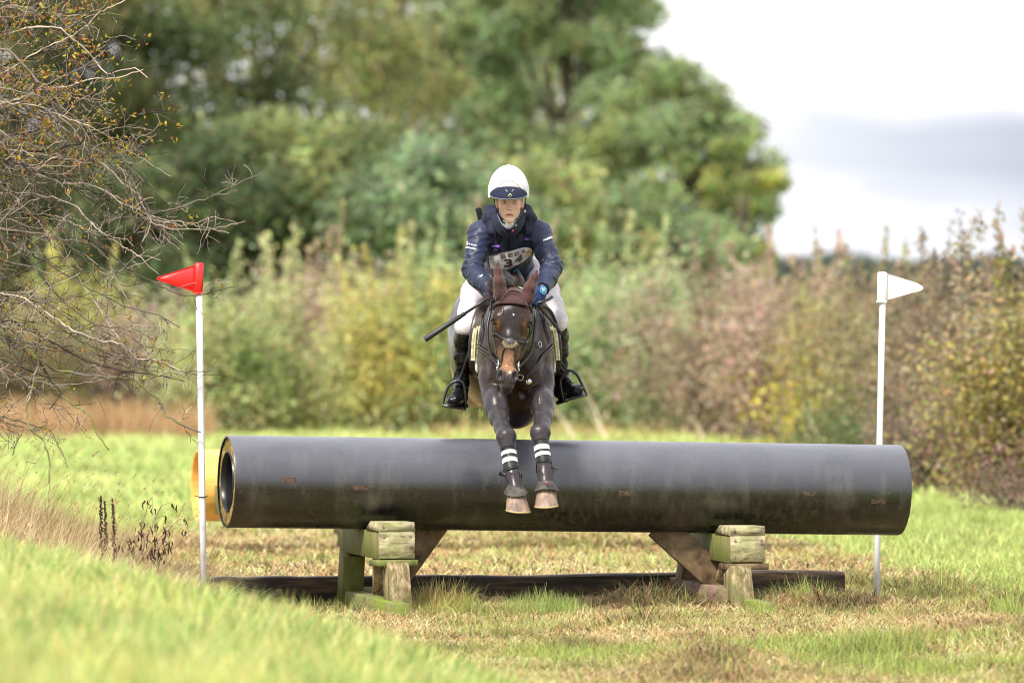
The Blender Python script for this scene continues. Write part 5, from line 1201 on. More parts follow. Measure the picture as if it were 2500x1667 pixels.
SA = empty('saddle', (0, .2, 1.75), 'dark brown leather jumping saddle with black stirrups under the rider', 'saddle')
fl = SDF(); fl.ops = list(hb_ops); fl.inflate(.052)
for s_, nm in ((-1, 'flap'), (1, 'flap')):
    f_ = SDF(); f_.ops = list(fl.ops)
    f_.ell((s_*.30-.02, .14, 1.60), (.22, .27, .27), None, .01, 'i') if False else None
    f_.fn(lambda P, s_=s_: np.sqrt(((P[:, 1]-.10)/.235)**2+((P[:, 2]-1.58)/.235)**2)*.24-.24, (0, 0, 0), 9, .01, 'i')
    f_.fn(lambda P, s_=s_: -(P[:, 0]*s_-.08), (0, 0, 0), 9, .01, 'i')
    Vs_, Fs_ = f_.mesh((-.42, -.15, 1.32), (.40, .42, 1.9), .008); ins = 0
    mesh_np('flap', Vs_, Fs_, M_BRL, SA, smooth=True)
    kb = SDF(); kb.cone(Hp(1250+s_*62, 762, -.02), Hp(1250+s_*84, 800, -.04), .030, .034, .01); Vk, Fk = kb.mesh(Hp(1250+s_*74, 780, -.03)-.12, Hp(1250+s_*74, 780, -.03)+.12, .006); mesh_np('knee_block', Vk, Fk, M_BRL, SA, smooth=True)
st = SDF(); st.ell((-.02, .32, 1.88), (.14, .20, .055), None, .03).ell((-.03, .52, 1.93), (.15, .06, .065), rotm((1, 0, 0), R(25)), .05).ell((.0, .10, 1.90), (.075, .06, .07), None, .05)
Vs_, Fs_ = st.mesh((-.22, 0, 1.76), (.18, .65, 2.05), .009); mesh_np('seat', Vs_, Fs_, M_BRL, SA, smooth=True)
m = MB(); P = np.array([(-.33, .16, 1.42), (-.29, .15, 1.25), (-.17, .13, 1.11), (.0, .12, 1.06), (.17, .13, 1.11), (.26, .15, 1.25), (.29, .16, 1.42)]); P, g = onhead(curve(P, 30), .006, bodyS); m.strap(P, .09, .006, g); m.build('girth', M_BLK, SA)
# stirrups
M_IRON = mat('stirrup_iron', (.022, .022, .026), .32, .6)
def stirrup(pts, tread, y, slot, nm):
    S_ = empty_child = MB(); P = curve([Hp(px, py, y) for px, py in pts], 30); S_.tube(P, np.interp(np.linspace(0, 1, 30), [0, .5, 1], [.0075, .010, .0075]), 8, flat=(1.0, 1.9), up=(0, 1, 0))
    o = S_.build('stirrup', M_IRON, SA, smooth=True)
    m = MB(); a, b_ = Hp(*tread[0], y), Hp(*tread[1], y); m.bar(a, b_, .075, .017, up=np.cross([0, 1, 0], b_-a), bev=.005); tr_ = m.build('tread', M_IRON, o)
    m = MB(); 
    for t in (.12, .2, .8, .88): m.ball(a+(b_-a)*t+np.array([0, -.038, 0]), .0035, n=8, m=5)
    m.build('studs', M_STEEL, tr_, smooth=True); return o
stirrup([(1081, 988), (1087, 962), (1096, 942), (1108, 932), (1119, 929), (1130, 934), (1136, 955), (1137, 995)], [(1079, 989), (1138, 998)], .10, None, 0)
stirrup([(1377, 980), (1371, 952), (1368, 930), (1376, 915), (1392, 904), (1408, 914), (1420, 936), (1432, 962)], [(1374, 978), (1434, 962)], .10, None, 1)
for pts in ([Hp(1150, 842, .06), Hp(1141, 872, .06), Hp(1130, 905, .09), Hp(1119, 934, .10)], [Hp(1147, 850, .08), Hp(1138, 880, .10), Hp(1122, 931, .12)], [Hp(1345, 846, .06), Hp(1362, 874, .05), Hp(1376, 895, .08), Hp(1387, 911, .10)], [Hp(1344, 852, .05), Hp(1358, 884, .06), Hp(1382, 912, .09)]):
    m = MB(); m.strap(curve(pts, 10), .019, .004, (0, -1, 0)); m.build('stirrup_leather', M_BLK, SA)
# breastplate
BP = empty('breastplate', Hp(1258, 900, -.45), 'leather breastplate with steel rings across the chest of the dark bay horse', 'breastplate')
for pts in ([Hp(1171, 842, -.2), Hp(1185, 858, -.35), Hp(1208, 875, -.42), Hp(1230, 900, -.46), Hp(1262, 925, -.5)], [Hp(1168, 850, -.2), Hp(1184, 865, -.35), Hp(1206, 883, -.42), Hp(1230, 908, -.46), Hp(1262, 930, -.5)],
            [Hp(1339, 842, -.2), Hp(1325, 868, -.35), Hp(1306, 895, -.42), Hp(1290, 912, -.46), Hp(1282, 921, -.5)], [Hp(1342, 850, -.2), Hp(1330, 872, -.35), Hp(1312, 897, -.42), Hp(1294, 914, -.46), Hp(1283, 924, -.5)]):
    P, g = onbody(pts, .007, 20); m = MB(); m.strap(P, .013, .005, g); m.build('strap', M_BRL, BP)
for (px, py, r) in ((1339, 838, .016), (1170, 840, .014), (1282, 921, .017)):
    P, g = onhead(np.array([Hp(px, py, -.4)]), .010, bodyS); th = np.linspace(0, 2*np.pi, 21); g = g[0]; a2 = np.cross(g, [0, 0, 1.]); a2 /= np.linalg.norm(a2); a3 = np.cross(g, a2)
    m = MB(); m.tube([P[0]+(a2*np.cos(t_)+a3*np.sin(t_))*r for t_ in th], .003, 6, cap=False); m.build('ring', M_STEEL, BP, smooth=True)
P, g = onhead(np.array([Hp(1285, 930, -.5)]), .010, bodyS); m = MB(); m.ball(P[0], (.018, .005, .018), n=14, m=8); m.build('disc', M_STEEL, BP, smooth=True)
for s_, p0, p1 in ((-1, (1190, 770), (1168, 840)), (1, (1306, 765), (1341, 838))):
    P, g = onbody([Hp(p0[0], p0[1], -.1), Hp((p0[0]+p1[0])/2-s_*2, (p0[1]+p1[1])/2, -.25), Hp(*p1, -.25)], .008, 12); m = MB(); m.strap(P, .018, .005, g); m.build('strap', M_BLK, BP)
# ================================================================ the rider
FO = Hp(1244, 493, -.235)
def fp(x, y, z): return FO+np.array([x, y, z])     # x to the viewer's right, y back into the head, z up
face = SDF()
face.ell(fp(0, .098, .045), (.073, .092, .092), None, .02)
face.ell(fp(0, .058, -.022), (.0585, .060, .072), None, .03)
face.ell(fp(0, .055, -.060), (.044, .048, .050), None, .03)
for s in (-1, 1):
    face.ell(fp(s*.037, .032, -.026), (.024, .026, .022), None, .02)
    face.cone(fp(s*.040, .085, -.052), fp(s*.008, .030, -.104), .016, .0125, .02)
    face.cone(fp(s*.012, .014, .015), fp(s*.044, .026, .018), .009, .008, .012)
    face.ell(fp(s*.0285, .002, -.001), (.0165, .012, .0105), None, .010, 's')
face.ell(fp(0, .024, -.106), (.016, .017, .015), None, .015)
face.cone(fp(0, .019, .004), fp(0, -.007, -.036), .0085, .0105, .008); face.ell(fp(0, -.012, -.039), (.0100, .009, .0085), None, .005)
for s in (-1, 1):
    face.ell(fp(s*.0120, .001, -.0425), (.0072, .010, .0070), None, .004)
    face.ell(fp(s*.0072, -.006, -.0500), (.0038, .0055, .0035), None, .002, 's')
face.ell(fp(0, .016, -.068), (.025, .014, .016), None, .014)
face.chain([(fp(-.0255, .022, -.0745), .0026), (fp(-.009, .0050, -.0690), .0050), (fp(0, .0045, -.0700), .0046), (fp(.009, .0050, -.0690), .0050), (fp(.0255, .022, -.0745), .0026)], .003)
face.chain([(fp(-.023, .021, -.0765), .0028), (fp(0, .0050, -.0820), .0066), (fp(.023, .021, -.0765), .0028)], .004)
face.ell(fp(0, .004, -.0755), (.0175, .010, .0018), None, .002, 's')
for s in (-1, 1):                                   # eyelids
    th = np.linspace(.15, np.pi-.15, 7)
    face.chain([(fp(s*.0285+.0150*math.cos(t), .0105+.004*abs(math.cos(t)), -.002+.0068*math.sin(t)), .0026) for t in th], .003)
    face.chain([(fp(s*.0285+.0145*math.cos(t), .0115+.004*abs(math.cos(t)), -.003-.0060*math.sin(t)), .0022) for t in th], .003)
    face.ell(fp(s*.073, .078, -.010), (.008, .019, .029), rotm((0, 0, 1), s*R(25)), .006)
    face.ell(fp(s*.0815, .070, -.006), (.004, .010, .017), rotm((0, 0, 1), s*R(25)), .004, 's')
neck0, neck1 = fp(0, .10, -.06), Hp(1244, 572, .10)
face.cone(neck0, neck1, .052, .060, .025)
Vf, Ff = face.mesh(FO+np.array([-.1, -.03, -.26]), FO+np.array([.1, .42, .15]), .0028)
Vf = smooth_mesh(Vf, Ff, 1, .3); r_ = Vf-FO; x, y, z = r_.T
cs = np.tile(np.array([.80, .53, .43]), (len(Vf), 1))
cs = mixc(cs, (.76, .36, .29), np.exp(-((np.abs(x)-.038)/.016)**2-((z+.038)/.022)**2)*.65*(y < .06))
cs = mixc(cs, (.76, .38, .31), np.exp(-(x/.012)**2-((z+.038)/.014)**2)*.5*(y < .03))
cs = mixc(cs, (.56, .32, .26), np.exp(-((np.abs(x)-.028)/.017)**2-((z+.001)/.013)**2)*.6*(y < .04))
lp = np.exp(-(x/.0245)**4-((z+.0755)/.0115)**4)*(y < .028)*sst(.0115, .0085, np.abs(z+.0755)-.0*x+.14*np.clip(np.abs(x)-.008, 0, 1)); cs = mixc(cs, (.62, .24, .21), np.clip(lp*1.2, 0, 1)*.8)
cs = mixc(cs, (.10, .02, .02), np.exp(-(x/.019)**4-((z+.0755)/.0017)**2)*(y < .03)*.8)
cs = mixc(cs, (.30, .12, .09), np.exp(-((np.abs(x)-.0072)/.0032)**2-((z+.050)/.0026)**2)*(y < .02)*.7)
cs = mixc(cs, (.16, .08, .045), np.exp(-((np.abs(x)-.031)/.017)**4-((z-.0140-.05*np.clip(np.abs(x)-.02, 0, .02))/.0032)**2)*.9*(y < .04))
cs = mixc(cs, (.62, .22, .17), (np.abs(x) > .066)*.5*(z < .03))
cs = mixc(cs, (.12, .07, .05), np.clip(np.exp(-((np.abs(x)-.0285)/.0155)**4-((z-.0055-.0)/.0022)**2), 0, 1)*(y < .02)*.6)
cs = cs*(1+.10*(noise(Vf, 160, 3, 2)-.5)[:, None]+.10*(noise(Vf, 45, 13, 2)-.5)[:, None])
cs = mixc(cs, (.52, .28, .20), sst(.72, .80, noise(Vf, 300, 23, 1))*.22)
cs = mixc(cs, (.55, .30, .23), np.exp(-((np.abs(x)-.0155)/.005)**2-((z+.035)/.012)**2)*.45*(y < .03))  # shading beside the nose painted into the skin colour
# the body under the clothes
HIP = np.array([-.025, .52, 1.99]); CH = Hp(1245, 590, .15); SHL = Hp(1172, 571, .06); SHR = Hp(1316, 570, .06)
ELL_, WRL = Hp(1154, 664, -.06), Hp(1192, 702, -.31); ELR, WRR = Hp(1348, 656, -.06), Hp(1325, 706, -.31)
KNL, KNR = Hp(1136, 798, .03), Hp(1361, 786, .03)
HPL, HPR = Hp(1206, 668, .46), Hp(1284, 668, .46)
ANL, ANR = Hp(1126, 928, .20), Hp(1369, 914, .20)
def torso(S, g=0.):
    S.ell(CH, (.155+g, .115+g, .15+g), rotm((1, 0, 0), R(40)), .06)
    S.ell(CH*.5+HIP*.5, (.130+g, .115+g, .16+g), rotm((1, 0, 0), R(50)), .08)
    S.ell(HIP, (.165+g, .14+g, .12+g), None, .08)
    S.cone(SHL, SHR, .062+g, .062+g, .06)
body = SDF(); torso(body, -.02)
body.cone(neck1, Hp(1244, 575, .14), .058, .07, .04)
for a, b_, c_ in ((SHL, ELL_, WRL), (SHR, ELR, WRR)): body.chain([(a, .052), (a*.4+b_*.6, .046), (b_, .040), (b_*.55+c_*.45, .036), (c_, .024)], .03)
for a, b_, c_ in ((HPL, KNL, ANL), (HPR, KNR, ANR)): body.chain([(a, .080), (a*.5+b_*.5, .060), (b_+np.array([0, .01, 0]), .036), (b_*.6+c_*.4+np.array([0, .032, 0]), .040), (c_+np.array([0, .012, 0]), .024), (c_+np.array([0, .0, -.03]), .018)], .04)
# hands: a palm, four unequal fingers closed on the rein, and a thumb
def hand(S, wr, Fd, up, side, g=0.):
    Fd = Fd/np.linalg.norm(Fd); up = up-Fd*(up@Fd); up /= np.linalg.norm(up); sd_ = np.cross(Fd, up); sd_ = sd_*(1 if sd_@side > 0 else -1)
    S.ell(wr+Fd*.045, (.038+g, .046+g, .017+g), np.array([sd_, Fd, up]), .012); S.cone(wr-Fd*.01, wr+Fd*.02, .026+g, .028+g, .015)
    for i, (o, l) in enumerate(((-.030, .80), (-.010, .96), (.011, 1.0), (.031, .94))):
        p = wr+Fd*(.082-.006*abs(i-1.6))+sd_*o; pts = [(p-Fd*.02, .0105+g)]; d = Fd.copy(); an = 0
        for sl, da in ((.038, 35), (.026, 75), (.020, 60)):
            an += da+rng.uniform(-6, 6); d = Fd*math.cos(R(an))-up*math.sin(R(an)); pts.append((p.copy(), .0102+g)); p = p+d*sl*l
        pts.append((p, .0085+g)); S.chain(pts, .003)
    t0 = wr+Fd*.018+sd_*.030-up*.004; S.chain([(t0, .013+g), (t0+Fd*.030+sd_*.018-up*.012, .0115+g), (t0+Fd*.052+sd_*.006-up*.030, .0095+g)], .004)
HL = (WRL, np.array([.35, -.75, -.35]), np.array([-.55, -.35, .6]), np.array([.3, 0, 1.]))
HR_ = (WRR, np.array([-.30, -.62, -.62]), np.array([.60, -.55, .35]), np.array([-.3, 0, 1.]))
hand(body, *HL, -.002); hand(body, *HR_, -.002)
Vb_, Fb_ = body.mesh((-.45, -.5, 1.2), (.42, .8, 2.45), .009); kk = ~((Vb_[:, 2] > 2.27) & (np.abs(Vb_[:, 0]+.01) < .09) & (Vb_[:, 1] < .12))
Fb_ = Fb_[kk[Fb_].any(1)]
PE = empty('person', (-.02, .3, 1.9), 'rider in navy jacket, numbered bib and white helmet, crouching forward over the horse', 'person')
M_SKIN = mat('skin', (.6, .35, .27), .5, .4); attr_col(M_SKIN); add_bump(M_SKIN, 130, .15, .002); pn(M_SKIN).inputs['Subsurface Weight'].default_value = .12; pn(M_SKIN).inputs['Subsurface Radius'].default_value = (.01, .004, .002); pn(M_SKIN).inputs['Subsurface Scale'].default_value = .5
mesh_np('body', np.concatenate([Vf, Vb_]), np.concatenate([Ff, Fb_+len(Vf)]), M_SKIN, PE, col=np.concatenate([cs, np.tile([.80, .53, .43], (len(Vb_), 1))]), smooth=True)
M_EW = mat('eye_white', (.62, .60, .58), .15, .6); M_IR = mat('iris', (.14, .15, .11), .1, .6); M_PU = mat('pupil', (.006, .006, .006), .05, .7)
for s in (-1, 1):
    c0 = fp(s*.0285, .0220, -.0015); m = MB(); m.ball(c0, .0128, n=20, m=14); e = m.build('eye', M_EW, PE, smooth=True)
    m = MB(); m.ball(c0+np.array([0, -.0098, 0]), (.0060, .0036, .0060), n=16, m=10); m.build('iris', M_IR, e, smooth=True)
    m = MB(); m.ball(c0+np.array([0, -.0122, 0]), (.0028, .0020, .0028), n=12, m=8); m.build('pupil', M_PU, e, smooth=True)
# ---- cloth
def press(px, py, sd, off=.004, y0=-.75):
    """the point of a garment seen at this place of the chest, sleeve, ...: march inward from the front"""
    px = np.atleast_1d(np.asarray(px, float)); py = np.atleast_1d(np.asarray(py, float)); P = np.stack([(px-1250)/F, np.ones(len(px)), -(py-691)/F], -1); o = np.array([0, CAMY, CAMZ]); t = np.full(len(px), 40.+y0)
    for _ in range(60):
        d = sd(o+P*t[:, None])-off; t = t+np.clip(d, -.02, .1)*.85
    return o+P*t[:, None]
def folds(V, Nn, amp, sc, stretch, seed, mask=1):
    n1 = noise(V*np.array(stretch), sc, seed, 2); n2 = noise(V*np.array(stretch)[[2, 1, 0]], sc*1.7, seed+3, 2)
    r1 = (1-np.abs(2*n1-1))**7; r2 = (1-np.abs(2*n2-1))**7
    return V+Nn*((amp*(r1-.3)+amp*.45*(r2-.3))*mask)[:, None]
def cloth(name, S, lo, hi, res, m_, amp=0, sc=14, st=(1, 1, 1), seed=1, parent=None, cutf=None, maskf=None, col=None, keep1=False, extra=None):
    V, Fq = S.mesh(lo, hi, res); 
    if cutf is not None: Fq = Fq[~cutf(V)[Fq].all(1)]
    if keep1:                                        # only the largest connected piece
        lab = np.arange(len(V))
        while True:
            m0 = lab[Fq].min(1); l2 = lab.copy(); np.minimum.at(l2, Fq.ravel(), np.repeat(m0, 4)); l2 = l2[l2]
            if (l2 == lab).all(): break
            lab = l2
        big = np.bincount(lab).argmax(); Fq = Fq[(lab == big)[Fq[:, 0]]]; us = np.unique(Fq); mp_2 = np.zeros(len(V), int); mp_2[us] = np.arange(len(us)); V = V[us]; Fq = mp_2[Fq]
    Nn = vnormals(V, Fq); mk = maskf(V) if maskf else 1
    if amp: V = folds(V, Nn, amp, sc, st, seed, mk)
    if extra: V = extra(V, Nn)
    V = smooth_mesh(V, Fq, 1, .35)
    return mesh_np(name, V, Fq, m_, parent or PE, smooth=True, col=col(V) if col else None)
M_JK = mat('navy_jacket', (.035, .048, .105), .5, .45, sheen=.05); add_noise_col(M_JK, (.009, .013, .040), (.023, .032, .078), 7, 5); add_bump(M_JK, 14, .35, .012, (.8, 1, 1.6), 2)
M_VE = mat('navy_vest', (.012, .016, .045), .7, .3, sheen=.03); add_noise_col(M_VE, (.005, .007, .022), (.011, .015, .040), 10, 5); add_bump(M_VE, 30, .5, .010, (1, 1, 1), 4)
M_DK = mat('black_lining', (.008, .008, .011), .85, .2)
def sleeve_folds(V, Nn):
    d = np.zeros(len(V))
    for a, b_, c_ in ((SHL, ELL_, WRL), (SHR, ELR, WRR)):
        for p, q, f0 in ((a, b_, 0), (b_, c_, 1)):
            ax = q-p; L_ = np.linalg.norm(ax); ax = ax/L_; t = (V-p)@ax; r = np.linalg.norm(V-p-t[:, None]*ax, axis=1); on = sst(.11, .085, r)*sst(-.03, .03, t)*sst(L_+.04, L_-.01, t)
            el = np.exp(-((V-b_)**2).sum(1)/.085**2); n1 = noise(V, 9, 31, 2)
            sd_ = np.cross(ax, [0, 1, 0.]); sk = (V-p)@sd_
            w_ = np.sin((t+.5*sk)*2*np.pi/.040+n1*9); w2 = np.sin((t-.7*sk)*2*np.pi/.055+n1*11+2)
            d += on*((.0042*el+.0018)*np.sign(w_)*np.abs(w_)**.6*(noise(V, 14, 33, 2) > .42)+(.0025*el+.0012)*w2)
    return V+Nn*d[:, None]
jk = SDF(); torso(jk, .004)
jk.cone(Hp(1212, 532, .10), SHL+np.array([.02, .0, .0]), .055, .055, .05); jk.cone(Hp(1276, 532, .10), SHR+np.array([-.02, 0, 0]), .055, .055, .05)
for a, b_, c_ in ((SHL, ELL_, WRL), (SHR, ELR, WRR)):
    jk.chain([(a, .068), (a*.5+b_*.5, .060), (b_+np.array([0, 0, .01]), .058), (b_*.5+c_*.5, .052), (c_*.95+b_*.05, .040)], .03)
jk.ell(HIP+np.array([.01, -.14, -.02]), (.155, .10, .10), None, .05)
cloth('jacket', jk, (-.45, -.42, 1.74), (.42, .78, 2.42), .0065, M_JK, .004, 14, (.55, .8, 1.6), 5, keep1=True, extra=sleeve_folds)
ve = SDF(); ve.ell(CH+np.array([0, -.012, 0]), (.158, .122, .150), rotm((1, 0, 0), R(40)), .05); ve.ell(CH*.55+HIP*.45+np.array([0, -.02, -.01]), (.140, .118, .15), rotm((1, 0, 0), R(50)), .06)
ve.cone(Hp(1198, 535, .06), Hp(1290, 535, .06), .052, .052, .05)
ve.chain([(Hp(1200, 565, -.02), .028), (Hp(1196, 535, .02), .027), (Hp(1196, 513, .09), .026), (Hp(1245, 500, .17), .028), (Hp(1286, 512, .09), .026), (Hp(1289, 535, .02), .027), (Hp(1287, 565, -.02), .028)], .03)
ve.cone(Hp(1243, 565, .02), Hp(1243, 640, .10), .055, .06, .06)
ve.ell(fp(0, .05, -.11), (.072, .085, .075), None, .02, 's')
cloth('vest', ve, (-.25, -.3, 1.85), (.25, .55, 2.46), .007, M_VE, .005, 15, (1, 1, 1), 9)
al = SDF(); al.ops = jk.ops+ve.ops[:-1]
# collar, stock, zip
CP = curve([Hp(1213, 512, -.10), Hp(1218, 533, -.17), Hp(1228, 550, -.21), Hp(1241, 559, -.222), Hp(1254, 551, -.21), Hp(1264, 535, -.17), Hp(1268, 513, -.10)], 40)
CQ = curve([Hp(1197, 528, -.02), Hp(1203, 553, -.07), Hp(1222, 574, -.11), Hp(1241, 584, -.12), Hp(1261, 573, -.11), Hp(1278, 551, -.07), Hp(1284, 527, -.02)], 40)
CI = CP+(fp(0, .10, -.16)-CP)*.22+np.array([0, 0, -.035])
m = MB(); m.loft([CQ, CQ*.5+CP*.5+np.array([0, -.006, .002]), CP+np.array([0, -.002, -.002]), CP+np.array([0, .003, .002]), CI], closed=False, cap=False); m.build('collar', M_VE, PE, smooth=True)
m = MB(); m.tube(CP+np.array([0, -.001, .001]), .0032, 7); m.build('collar_piping', mat('grey_piping', (.14, .17, .25), .5), PE, smooth=True)
M_STK = mat('cream_stock', (.60, .58, .50), .85, .2); add_bump(M_STK, 60, .5, .004)
sk = SDF(); sk.cone(fp(0, .080, -.12), Hp(1243, 560, -.02), .040, .034, .02)
for k in range(3): 
    zz = -.122-.009*k; sk.chain([(fp(-.036, .06, zz+.012), .006), (fp(-.013, .032+.003*k, zz-.002*k), .007), (fp(.016, .032+.003*k, zz-.006), .007), (fp(.037, .06, zz+.006), .006)], .004)
sk.ell(Hp(1243, 550, -.185), (.012, .010, .010), None, .006)
cloth('stock', sk, FO+np.array([-.1, -.05, -.24]), FO+np.array([.1, .22, -.06]), .0035, M_STK)
P = press(np.full(14, 1243.)-np.linspace(0, 4, 14), np.linspace(580, 618, 14), al, .003); m = MB(); m.strap(P, .012, .004, (0, -1, 0)); m.build('zip_cover', M_DK, PE)
P = [Hp(1243, 571, -.175)]; m = MB(); th = np.linspace(0, 2*np.pi, 13); m.tube([P[0]+np.array([math.cos(t)*.006, 0, math.sin(t)*.006]) for t in th], .0016, 5, cap=False); m.build('zip_pull', M_STEEL, PE, smooth=True)
m = MB(); P = press([1250, 1255, 1252], [564, 562, 566], al, .012); P[:, 1] = -.214; m.ball(P.mean(0), (.007, .003, .005), n=8, m=6); m.build('red_tag', mat('red_tag', (.6, .03, .08), .6), PE)
# inflatable vest canister peeking over the shoulder, buckles
m = MB(); m.bar(Hp(1167, 508, .13), Hp(1181, 560, .12), .035, .035, up=(0, 1, 0), bev=.008); m.build('canister_pouch', M_DK, PE)
M_PUR = mat('purple_clip', (.22, .08, .50), .5); M_NVT = mat('navy_tape', (.04, .05, .14), .5)
for (pts, pts2) in (([(1207, 601), (1216, 606), (1221, 604), (1218, 598)], [(1200, 601), (1215, 598), (1215, 603), (1200, 604)]), ([(1280, 583), (1282, 588), (1294, 586), (1284, 580)], [(1284, 582), (1298, 581), (1298, 585), (1284, 586)])):
    for q, m_ in ((pts2, M_NVT), (pts, M_PUR)):
        a = np.array(q, float); P = press(a[:, 0], a[:, 1], al, .006 if m_ is M_NVT else .009); P2 = P+np.array([0, -.004, 0]); m = MB(); m.loft([P2, P] if np.cross(P[1]-P[0], P[2]-P[1])[1] > 0 else [P, P2]); m.build('buckle', m_, PE)
for cx in (1213, 1289):
    P = press([cx-5 if cx < 1250 else cx-3, cx], [535, 600 if cx < 1250 else 582], al, .004); P = press(np.linspace(cx-4, cx, 12) if cx < 1250 else np.linspace(cx-6, cx, 12), np.linspace(540, 612 if cx < 1250 else 600, 12), al, .005); m = MB(); m.strap(P, .022, .004, (0, -1, 0)); m.build('vest_strap', M_VE, PE)
# bib
TOPX = curve([(1193, 625, 0), (1210, 621, 0), (1228, 616, 0), (1250, 611, 0), (1270, 605, 0), (1287, 603, 0), (1299, 607, 0)], 30); BOTX = curve([(1197, 655, 0), (1212, 659, 0), (1226, 660, 0), (1246, 656, 0), (1264, 647, 0), (1280, 637, 0), (1299, 621, 0)], 30)
sm_ = SDF(); sm_.ops = list(al.ops)
def bibpt(u, v): 
    u = np.clip(np.asarray(u, float), 0, 1); i = u*29; k = np.clip(i.astype(int), 0, 28); f = (i-k)[:, None]
    T_ = TOPX[k]*(1-f)+TOPX[k+1]*f; B_ = BOTX[k]*(1-f)+BOTX[k+1]*f; v = np.asarray(v)[:, None]; return (T_*(1-v)+B_*v)[:, :2]
uu, vv = np.meshgrid(np.linspace(0, 1, 30), np.linspace(0, 1, 12)); q = bibpt(uu.ravel(), vv.ravel()); P = press(q[:, 0], q[:, 1], sm_, .010)
P[:, 1] += .0025*np.sin(uu.ravel()*19+vv.ravel()*3); 
i = np.arange(11)[:, None]*30; j = np.arange(29)[None]; Fq = np.stack([i+j, i+30+j, i+31+j, i+1+j], -1).reshape(-1, 4)
M_BIB = mat('bib_cloth', (.56, .53, .57), .75, .25); add_noise_col(M_BIB, (.42, .39, .42), (.62, .59, .63), 25, 5); add_bump(M_BIB, 25, .4, .006)
BIB = mesh_np('bib', np.concatenate([P, P+np.array([0, .004, 0])]), np.concatenate([Fq, Fq[:, ::-1]+len(P)]), M_BIB, PE, smooth=True)
e = np.r_[np.arange(30), np.arange(1, 12)*30+29]; m = MB(); m.tube(P[e]+np.array([0, -.001, .002]), .004, 6); m.build('binding', M_DK, BIB, smooth=True)
def glyphs(txt, fn, mt, name, parent, bold=0., sx=1.):
    """lettering laid on a surface: fn maps (u right, v up) of the text line, height 1, to the world"""
    cu = bpy.data.curves.new('txt', 'FONT'); cu.body = txt; cu.size = 1.0; cu.resolution_u = 3; cu.offset = bold; cu.space_character = 1.02
    ob = bpy.data.objects.new('txt', cu); COL.objects.link(ob); bpy.context.view_layer.update()
    me = ob.evaluated_get(bpy.context.evaluated_depsgraph_get()).to_mesh(); n = len(me.vertices); V = np.zeros(n*3); me.vertices.foreach_get('co', V); V = V.reshape(-1, 3)
    me.calc_loop_triangles(); T_ = np.zeros(len(me.loop_triangles)*3, np.int32); me.loop_triangles.foreach_get('vertices', T_); T_ = T_.reshape(-1, 3)
    bpy.data.objects.remove(ob); lo, hi = V.min(0), V.max(0); w_ = hi[0]-lo[0]
    Vs = fn((V[:, 0]-lo[0])/w_, (V[:, 1]-lo[1])/(hi[1]-lo[1])); return mesh_np(name, Vs, T_[:, ::-1] if False else T_, mt, parent)
def quadtext(txt, tl, tr, bl, br, sd, off, mt, name, parent, bold=0.):
    tl, tr, bl, br = [np.array(k, float) for k in (tl, tr, bl, br)]
    def fn(u, v):
        u = u[:, None]; v = v[:, None]; q = (tl*(1-u)+tr*u)*v+(bl*(1-u)+br*u)*(1-v); return press(q[:, 0], q[:, 1], sd, off)
    return glyphs(txt, fn, mt, name, parent, bold)
M_INK = mat('bib_ink', (.022, .016, .014), .7); M_INK2 = mat('bib_ink_faded', (.09, .065, .045), .7); M_WT = mat('white_print', (.80, .80, .84), .6); M_PNK = mat('pink_print', (.75, .35, .42), .6)
quadtext('B', (1221, 621.5), (1235, 619), (1222.5, 632.5), (1236, 630), sm_, .014, M_INK2, 'letters', BIB, .04)
quadtext('E', (1239, 619.5), (1252, 618.5), (1240.5, 628.5), (1253, 627), sm_, .014, M_INK2, 'letters', BIB, .04)
quadtext('D', (1256, 616.5), (1267.5, 613), (1256.5, 626), (1268, 621.5), sm_, .014, M_INK2, 'letters', BIB, .04)
quadtext('E', (1273, 612), (1281, 608), (1277.5, 618.5), (1285, 614), sm_, .014, M_INK2, 'letters', BIB, .03)
quadtext('3', (1230, 633.5), (1250, 631), (1230, 653.5), (1253, 650), sm_, .014, M_INK, 'number', BIB, .05)
quadtext('4', (1257, 628), (1277, 619), (1255, 646), (1276, 637), sm_, .014, M_INK2, 'number', BIB, .03)
quadtext('Quality', (1226, 655), (1263, 645.5), (1226, 661), (1263, 651.5), sm_, .015, M_INK, 'letters', BIB, .03)
M_GOLD = mat('gold_print', (.62, .42, .16), .6)
P = press(*np.array([(1284, 616), (1291, 610), (1297, 612), (1296, 618), (1288, 622), (1282, 625)], float).T, sm_, .014); m = MB(); m.tube(curve(P, 20), .0035, 5); P = press(*np.array([(1284, 620), (1291, 615), (1292, 618), (1286, 622)], float).T, sm_, .014); m.tube(curve(P, 14), .0025, 5); m.build('logo', M_GOLD, BIB)
M_CY = mat('cyan_print', (.06, .42, .50), .6)
c4 = np.array([(1253.5, 663), (1263, 658), (1272, 668), (1262, 674.5)], float); P = press(c4[:, 0], c4[:, 1], sm_, .006); m = MB(); m.tube(np.concatenate([P, P[:1]]), .0019, 5); pt = m.build('patch_outline', M_CY, PE)
P = press([1259, 1263, 1268, 1265, 1261], [667, 663.5, 667, 669, 671], sm_, .007); m = MB(); m.tube(P, .0035, 5); m.build('patch_mark', M_CY, pt)
